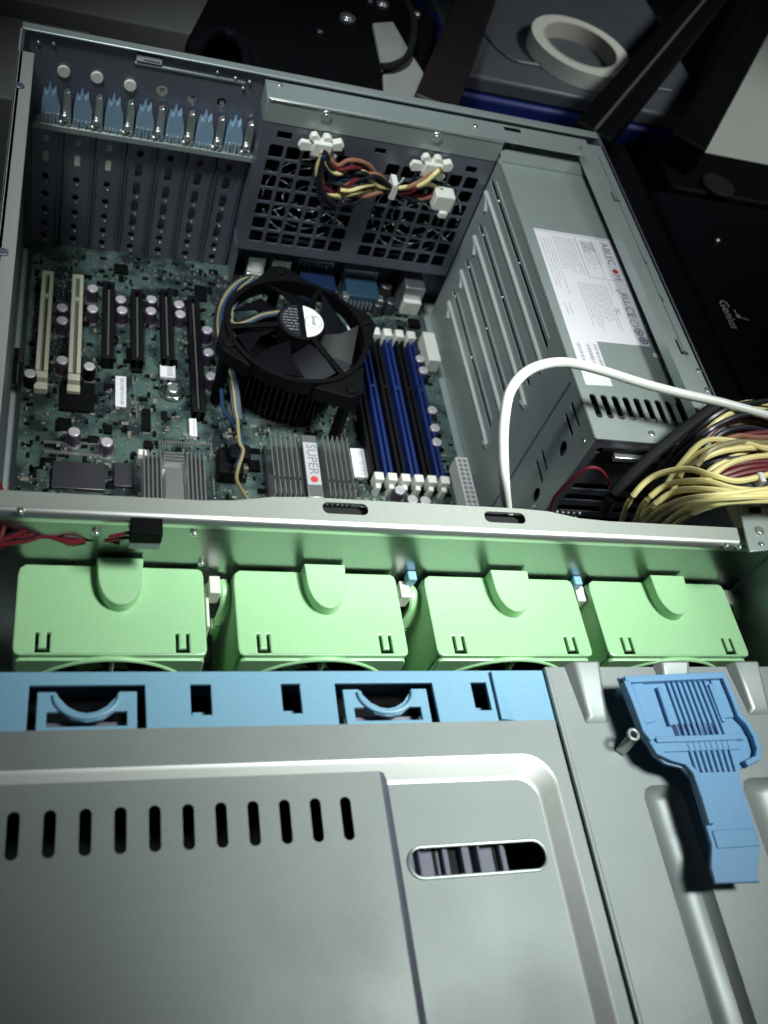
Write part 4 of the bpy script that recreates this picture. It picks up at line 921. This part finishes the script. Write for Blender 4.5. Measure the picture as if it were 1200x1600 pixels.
# ================================================================== CABLES
def path3(pts): return [tuple(U(u, v, 'Z', z)) for u, v, z in pts]
def over(pts):
    o = []
    for u, v, z in pts:
        t = max(0, min(1, (u - 1020) / 100)); o.append(tuple(U(u, v, 'Z', z + 2.2 * t * t * (3 - 2 * t))))
    e = Vector(o[-1]); o += [tuple(e + Vector((4.5, -.5, -2.5))), tuple(e + Vector((7.5, -1.5, -9))), tuple(e + Vector((8.5, -3, -16)))]
    return o
MB().tube(path3([(797, 830, -6.0), (792, 795, -3.0), (788, 750, -.5), (786, 700, .8), (788, 655, 1.6), (797, 612, 2.2), (820, 583, 2.4), (852, 569, 2.2), (890, 567, 1.8), (940, 579, 1.4), (1000, 598, 1.2), (1060, 614, 1.2), (1130, 630, 1.3), (1210, 652, 1.4), (1270, 668, 1.2)]) + [(54.5, -32, -.5), (59, -33, -3.4), (64, -34, -3.9)], .30, n=14, sub=10).build('white_cable', 'white_rubber')
bpy.data.objects['white_cable']; tag(bpy.data.objects['white_cable'], 'thick white round cable arching over the power supply to the right', 'cable')
pc = thing('power_cable_bundle', 'thick bundle of mostly yellow wires spilling over the right side of the case', 'wiring', (38, -33, -8))
W = [  # (material, path)
 ('yellow_wire', [(970, 818, -6), (985, 780, -3), (1020, 745, -1.5), (1070, 733, -.9), (1110, 742, -.6), (1150, 752, -.5), (1200, 742, -.4), (1260, 730, -1)]),
 ('yellow_wire', [(992, 818, -6), (1008, 785, -2.6), (1045, 757, -1.4), (1100, 752, -.8), (1150, 764, -.3), (1210, 768, -.2), (1260, 770, -1)]),
 ('yellow_wire', [(1000, 820, -6), (1015, 795, -2.2), (1055, 768, -1), (1110, 765, -.5), (1170, 772, 0), (1250, 772, 0)]),
 ('yellow_wire', [(1003, 822, -5.5), (1025, 800, -2), (1065, 782, -.6), (1120, 774, 0), (1190, 766, .2), (1260, 760, 0)]),
 ('yellow_wire', [(1012, 824, -5), (1040, 800, -1.8), (1080, 786, -.5), (1140, 778, .3), (1200, 776, .4), (1260, 778, .2)]),
 ('yellow_wire', [(1030, 826, -5), (1060, 803, -1.8), (1095, 790, -.8), (1125, 782, -.1), (1160, 775, .3), (1200, 770, .4), (1260, 766, .2)]),
 ('yellow_wire', [(1045, 828, -5), (1075, 806, -1.8), (1105, 792, -.7), (1140, 784, 0), (1200, 782, .2), (1260, 784, .2)]),
 ('yellow_wire', [(1040, 760, -2.5), (1060, 730, -2), (1100, 690, -1.6), (1150, 690, -1.2), (1200, 702, -.8), (1260, 712, -.8)]),
 ('yellow_wire', [(1095, 760, -2), (1110, 745, -1.6), (1145, 722, -1.3), (1200, 712, -1), (1260, 715, -1)]),
 ('yellow_wire', [(1050, 770, -3), (1070, 725, -2.4), (1090, 690, -2), (1125, 655, -1.5), (1160, 640, -1.2), (1200, 642, -1), (1250, 650, -1)]),
 ('yellow_wire', [(1110, 672, -1.8), (1130, 645, -1.4), (1165, 630, -1.2), (1200, 632, -1), (1250, 640, -1)]),
 ('yellow_wire', [(1085, 765, -2.6), (1110, 735, -2), (1150, 712, -1.6), (1200, 694, -1.2), (1250, 688, -1)]),
 ('yellow_wire', [(1062, 745, -2.4), (1082, 716, -2), (1112, 700, -1.6), (1150, 697, -1.3), (1200, 706, -1.1), (1250, 716, -1)]),
 ('red_wire', [(1050, 745, -3), (1090, 700, -2.2), (1120, 668, -1.8), (1160, 652, -1.5), (1210, 658, -1.2), (1260, 660, -1)]),
 ('red_wire', [(1060, 770, -3), (1100, 745, -2.2), (1150, 727, -1.5), (1200, 722, -1.2), (1260, 724, -1)]),
 ('red_wire', [(1070, 775, -3), (1110, 752, -2), (1160, 733, -1.3), (1210, 728, -1.1), (1260, 730, -1)]),
 ('red_wire', [(1080, 780, -3), (1120, 755, -2), (1165, 740, -1.4), (1210, 735, -1.1), (1260, 738, -1)]),
 ('red_wire', [(1055, 742, -3), (1090, 712, -2.2), (1130, 690, -1.7), (1180, 678, -1.3), (1260, 680, -1)]),
 ('orange_wire', [(1105, 712, -1.8), (1120, 695, -1.6), (1150, 682, -1.4), (1180, 684, -1.2), (1250, 690, -1)]),
 ('black_wire', [(1100, 700, -1.8), (1130, 676, -1.5), (1165, 668, -1.3), (1200, 674, -1.2), (1250, 680, -1)]),
 ('dull_yellow_wire', [(1088, 728, -1.6), (1110, 704, -1.3), (1145, 692, -1.1), (1180, 692, -1.0), (1250, 700, -1)]),
 ('yellow_wire', [(1075, 735, -1.9), (1100, 716, -1.5), (1140, 703, -1.2), (1200, 700, -1.0), (1250, 704, -1)]),
 ('black_wire', [(1010, 760, -4), (1050, 710, -2.4), (1090, 672, -1.7), (1120, 648, -1.3), (1160, 632, -1), (1250, 630, -1)]),
 ('black_wire', [(1015, 765, -4), (1055, 718, -2.4), (1098, 680, -1.6), (1130, 660, -1.3), (1170, 648, -1), (1250, 645, -1)]),
 ('black_wire', [(1020, 770, -4), (1062, 728, -2.6), (1110, 706, -1.9), (1160, 704, -1.6), (1250, 708, -1.3)]),
 ('black_wire', [(1040, 790, -3), (1080, 765, -2), (1120, 757, -1.4), (1180, 757, -1), (1250, 756, -1)]),
 ('black_wire', [(1050, 800, -3), (1090, 778, -2), (1130, 766, -1.4), (1180, 760, -.9), (1250, 762, -1)]),
 ('black_wire', [(1060, 750, -3), (1100, 728, -2), (1150, 716, -1.6), (1200, 720, -1.4), (1250, 725, -1.2)]),
]
rnd = random.Random(5)
for m_n, p_ in W:
    MB().tube(over(p_), .19, n=8, sub=7).build('wire', m_n, pc)
for k in range(26):
    m_n = rnd.choice(('black_wire', 'black_wire', 'black_wire', 'red_wire', 'red_wire', 'yellow_wire', 'yellow_wire', 'yellow_wire'))
    s_ = rnd.uniform(0, 1); dz = rnd.uniform(-1.8, -.6)
    p_ = [(1015 + 60 * s_, 800 - 10 * s_, -7), (1040 + 50 * s_, 770 - 40 * s_, -4.5), (1085 + 30 * s_, 740 - 60 * s_, -2.6 + dz * .5), (1140 + 10 * s_, 735 - 80 * s_, -1.6 + dz * .5), (1200, 745 - 85 * s_, -1.3 + dz * .4), (1265, 750 - 80 * s_, -1.2)]
    MB().tube(over([(u + rnd.uniform(-6, 6), v + rnd.uniform(-6, 6), z) for u, v, z in p_]), .17, n=7, sub=6).build('wire', m_n, pc)
p = U(1187, 749, 'Z', 1.8); MB().box(p.x - .2, p.x + .2, p.y - .35, p.y + .35, 1.3, 2.1).build('cable_tie', 'white_plastic', pc, bev=.1)
MB().tube(path3([(945, 800, -6), (960, 770, -4), (1010, 720, -2), (1060, 678, -.6), (1110, 640, .8), (1128, 628, 1.0)]), .38, n=10).build('sleeve', 'black_rubber', pc)
rl = thing('red_lead', 'thin red wire loop against the dark front face of the power supply', 'wire', (37, -32, -10))
MB().tube([tuple(U(u, v, 'Y', -31.3)) for u, v in ((860, 800), (866, 778), (885, 757), (905, 740), (922, 731), (940, 736), (952, 758), (956, 775), (962, 790))], .12).build('wire', 'red_wire', rl)
MB().tube([tuple(U(u, v, 'Z', -4)) for u, v in ((1120, 805), (1135, 795), (1150, 786), (1170, 782))], .1).build('wire', 'red_wire', rl)
# red wires over the first green fan
rb = thing('red_wire_bundle', 'tangle of thin red wires at the left end above the first green fan', 'wiring', (4, -40.5, -3))
rnd = random.Random(9)
for k in range(12):
    dv = rnd.uniform(-5, 5); m_n = 'red_wire' if k % 3 else 'black_wire'
    if k % 2: base = [(-40, 858, -1.5), (10, 845, -1.4), (50, 825, -1.3), (90, 803, -1.2), (125, 793, -1.3), (155, 800, -1.5), (170, 822, -1.8), (178, 842, -1.9)]
    else: base = [(-40, 860, -1.7), (0, 848, -1.7), (40, 842, -1.7), (75, 835, -1.8), (110, 845, -1.9), (140, 842, -2), (165, 840, -2), (190, 846, -2)]
    MB().tube(path3([(u + rnd.uniform(-4, 4), v + dv + rnd.uniform(-3, 3), z - .15 * (k % 4)) for u, v, z in base]), .1, n=6).build('wire', m_n, rb)
p0_ = [(-30, 700, -1), (0, 760, -.8), (6, 800, -1), (4, 830, -1.3), (-10, 860, -1.8)]
MB().tube(path3(p0_), .12).build('wire', 'red_wire', rb)
a = U(203, 830, 'Y', -39.9); b = U(253, 832, 'Y', -39.9)
cn = MB().box(a.x, b.x, -40.3, -39.4, a.z - .35, a.z + .45).build('connector', 'black_plastic', rb, bev=.06)
MB().box(a.x, b.x, -40.3, -39.45, a.z - .85, a.z - .36).build('connector_base', 'clear', cn, bev=.05)
MB().tube([(a.x - .9, -40.0, a.z - .4), (a.x, -39.9, a.z - .1)], .09, sub=1).tube([(a.x - 1.1, -40.0, a.z - .7), (a.x, -39.9, a.z - .5)], .09, sub=1).build('wire', 'red_wire', cn)

# ================================================================== THINGS BEHIND THE CASE
def tb(name, m_n, label, cat, mbx, bev=.2, **k):
    o = mbx.build(name, m_n, None, bev=bev); return tag(o, label, cat, **k)
cr_ = thing('storage_box', 'deep blue box with a grey lid behind the right corner of the server', 'box', (49, 30, -18.7))
MB().box(35.5, 63.5, 15.0, 46, -18.7, -7.0).build('body', 'crate_blue', cr_, bev=.4)
ld = MB().box(36.0, 64, 15.4, 47, -7.0, -5.3).build('lid', 'lid_grey', cr_, bev=.35)
MB().tube([(38.5, 44, -5.2), (39.5, 30, -5.2), (41.5, 20.5, -5.2), (46, 19.5, -5.2), (60, 20, -5.2)], .35, flat=.5).build('moulded_rib', 'lid_grey', ld)
tc_ = U(905, 78, 'Z', -4.2); Rt = 5.0
tr = thing('tape_roll', 'roll of white adhesive tape lying on the grey lid of the blue box', 'tape roll', (tc_.x, tc_.y, -5.28))
def ringmb(c, ra, rb, za, zb, n=56):
    r_ = MB()
    for k in range(n):
        a, b = 2 * math.pi * k / n, 2 * math.pi * (k + 1) / n
        f_ = lambda r, t, z: (c[0] + r * math.cos(t), c[1] + r * math.sin(t), z)
        r_.hexa([f_(ra, a, za), f_(rb, a, za), f_(rb, b, za), f_(ra, b, za)], [f_(ra, a, zb), f_(rb, a, zb), f_(rb, b, zb), f_(ra, b, zb)])
    bmesh.ops.remove_doubles(r_.bm, verts=r_.bm.verts, dist=.001); bmesh.ops.delete(r_.bm, geom=[f for f in r_.bm.faces if len([e for e in f.edges if len(e.link_faces) > 2]) >= 4], context='FACES_ONLY')
    return r_
ringmb((tc_.x, tc_.y), 3.95, 5.2, -5.25, -3.7).build('tape', 'tape', tr)
ringmb((tc_.x, tc_.y), 3.75, 3.93, -5.27, -3.66).build('core', 'tape_core', tr)
# black rails
def rail(name, p, q, w_, h_, label, strip=None):
    P0, P1 = Vector(p), Vector(q); d = (P1 - P0).normalized(); s_ = d.cross(Vector((0, 0, 1))).normalized(); up = s_.cross(d)
    t = thing(name, label, 'metal bar', p, 'black metal bars behind the case')
    m_ = MB(); m_.hexa([tuple(P0 + s_ * a + up * b) for a, b in ((-w_, -h_), (w_, -h_), (w_, h_), (-w_, h_))], [tuple(P1 + s_ * a + up * b) for a, b in ((-w_, -h_), (w_, -h_), (w_, h_), (-w_, h_))])
    m_.build('bar', 'black_plastic', t, bev=.25)
    if strip is not None: MB().tube([tuple(P0 + s_ * strip + up * (h_ + .05)), tuple(P1 + s_ * strip + up * (h_ + .05))], .16, sub=1).build('highlight_strip', 'bright_steel', t)  # steel strip modelled in place of the highlight along the bar
    return t
a = U(918, 222, 'Z', -2.5); b = U(1150, -55, 'Z', -2.5)
rail('metal_bar', a, b, 1.75, 1.2, 'black metal bar with a bright highlight strip slanting across the tape roll lid', 0.1)
a = U(1066, 238, 'Z', -2.5); b = U(1225, -40, 'Z', -2.5)
rail('metal_bar', a, b, 1.7, 1.2, 'plain black metal bar slanting past the right edge of the grey lid')
# pale panel far right
a = U(1140, 180, 'Z', -6)
tb('white_board', 'wall_pale', 'pale board standing beyond the two black bars at the upper right', 'board', MB().prism([tuple(U(u, v, 'Z', -7).xy) for u, v in ((1085, 250), (1215, 318), (1300, 120), (1260, -80), (1175, -40))], -18.7, -7.0), bev=.3)
# black computer parts on the right
bt = thing('black_computer_case', 'black computer case standing close along the right side of the server', 'computer case', (52, -14, -18.7))
MB().box(43.7, 50.5, -40, 7.5, -18.7, -4.6).build('body', 'black_plastic', bt, bev=.4)
MB().box(44.6, 45.4, -12, 5, -4.6, -4.4).build('edge_strip', 'wood_dark', bt, bev=.1)
bd = thing('black_block', 'black slab with a round disc on top at the right edge behind the keyboard', 'device', (60, 5, -18.7))
MB().box(53, 80, 1.5, 8.2, -18.7, -4.2).build('body', 'black_plastic', bd, bev=.3)
p = U(1120, 292, 'Z', -4.1); MB().cyl((p.x, p.y, -4.0), 1.6, .5).build('disc', 'black_rubber', bd, bev=.15)
kb = thing('keyboard', 'black keyboard with a white brand logo at the right edge of the picture', 'keyboard', (60, -16, -6))
MB().box(50.8, 66, -36, 1.2, -18.7, -4.4).build('body', 'black_gloss', kb, bev=.5)
p = U(1131, 484, 'Z', -4.38)
lg = text('logo_lettering', 'Genius', 1.15, 'white_ink', kb, (U(1122, 468, 'Z', -4.38).x, U(1122, 468, 'Z', -4.38).y, -4.375), (-.02, -1, 0), (1, -.02, 0), .01)
p = U(1154, 494, 'Z', -4.35); MB().ball((p.x, p.y, -4.36), .2, (1, 1, .1)).tube([(p.x - .1, p.y + .7, -4.36), (p.x, p.y, -4.36), (p.x + .9, p.y - .3, -4.36)], .06, flat=.3).build('logo_figure', 'white_ink', kb)
for i in range(10):
    for j in range(3):
        MB().box(57.6 + j * 2, 59.3 + j * 2, -34 + i * 2.0, -32.3 + i * 2.0, -4.4, -3.6).build('key', 'black_plastic', kb, bev=.12)
p = U(1122, 375, 'Z', -4.2); MB().ball((p.x, p.y, -4.3), .25).build('button', 'bright_steel', kb)
# black bag with a loop handle, cloth, post
bg_ = thing('black_bag', 'large black glossy bag with a looped handle behind the rear rim of the server', 'bag', (26, 20, -18.7))
m_ = MB()
q = [tuple(U(u, v, 'Z', -3.0).xy) for u, v in ((288, 60), (335, -30), (600, -40), (690, 30), (655, 170), (440, 130), (392, 108), (386, 74), (362, 55), (335, 60), (318, 80))]
m_.prism(q, -18.7, -3.0); m_.build('body', 'black_plastic', bg_, bev=.8, seg=3)
hp = [tuple(U(u, v, 'Z', -2.4)) for u, v in ((300, 95), (325, 58), (345, 50), (366, 56), (382, 75), (388, 110))]
MB().tube(hp, .4, n=10).build('handle', 'black_gloss', bg_)
MB().tube([tuple(U(u, v, 'Z', -2.9)) for u, v in ((450, -10), (470, 30), (492, 65), (508, 110))], .12).build('seam', 'black_gloss', bg_)
for u, v, r in ((543, 30, .7), (597, 8, .6), (578, 4, .35), (650, 24, .4), (500, 52, .35)):
    p = U(u, v, 'Z', -2.9); MB().cyl((p.x, p.y, -2.85), r, .4).ball((p.x, p.y, -2.7), r * .75, (1, 1, .5)).build('stud', 'heatsink' if r > .36 else 'heatsink_dark', bg_, bev=.08)
cl = MB(); q = [tuple(U(u, v, 'Z', -2.2)) for u, v in ((584, 30), (616, 28), (640, 70), (664, 108), (656, 165), (603, 150), (600, 105))]
cl.hexa([(a.x if hasattr(a, 'x') else a[0], a[1], -2.9) for a in q], [(a[0], a[1], -2.5) for a in q])
tag(cl.build('cloth_strip', 'cloth_pale', None, bev=.1), 'pale grey cloth strip lying over the black bag behind the server', 'cloth')
MB().tube([tuple(U(u, v, 'Z', -1.9)) for u, v in ((596, 104), (615, 102), (635, 90), (645, 65), (646, 30), (630, -10))], .3).build('thin_black_cord', 'black_rubber'); tag(bpy.data.objects['thin_black_cord'], 'thin black cord curving across the pale cloth strip', 'cord')
a = U(672, 185, 'Z', -3.5); b = U(775, -80, 'Z', -3.5); P0, P1 = Vector(a), Vector(b)
s_ = (P1 - P0).normalized().cross(Vector((0, 0, 1)))
po = MB().hexa([tuple(P0 + s_ * u_ + Vector((0, 0, v_))) for u_, v_ in ((-1.8, -1.5), (1.8, -1.5), (1.8, 1.5), (-1.8, 1.5))], [tuple(P1 + s_ * u_ + Vector((0, 0, v_))) for u_, v_ in ((-1.8, -1.5), (1.8, -1.5), (1.8, 1.5), (-1.8, 1.5))])
tag(po.build('wooden_post', 'wood_dark', None, bev=.2), 'dark reddish brown post slanting between the black bag and the blue box', 'post')
tb('blue_bottle', 'crate_blue', 'small dark blue object wedged between the black bag and the wooden post', 'container', MB().prism([tuple(U(u, v, 'Z', -6).xy) for u, v in ((655, 30), (690, 20), (692, 60), (665, 110), (650, 90))], -18.7, -5.5), bev=.2)
# pale cartons on the left behind
tb('white_carton', 'carton', 'low pale carton behind the left corner of the server', 'carton', MB().box(-12, 4.3, 3.0, 14, -18.7, -7.5), bev=.15, group='pale cartons behind the case')
tb('white_carton', 'carton', 'pale carton between the low left carton and the black bag', 'carton', MB().box(5.2, 13.2, 3.5, 13, -18.7, -7.2), bev=.15, group='pale cartons behind the case')
tb('white_carton', 'carton', 'wider pale carton at the top left edge of the picture', 'carton', MB().box(-14, 17, 14.5, 40, -18.7, -6.2), bev=.2, group='pale cartons behind the case')
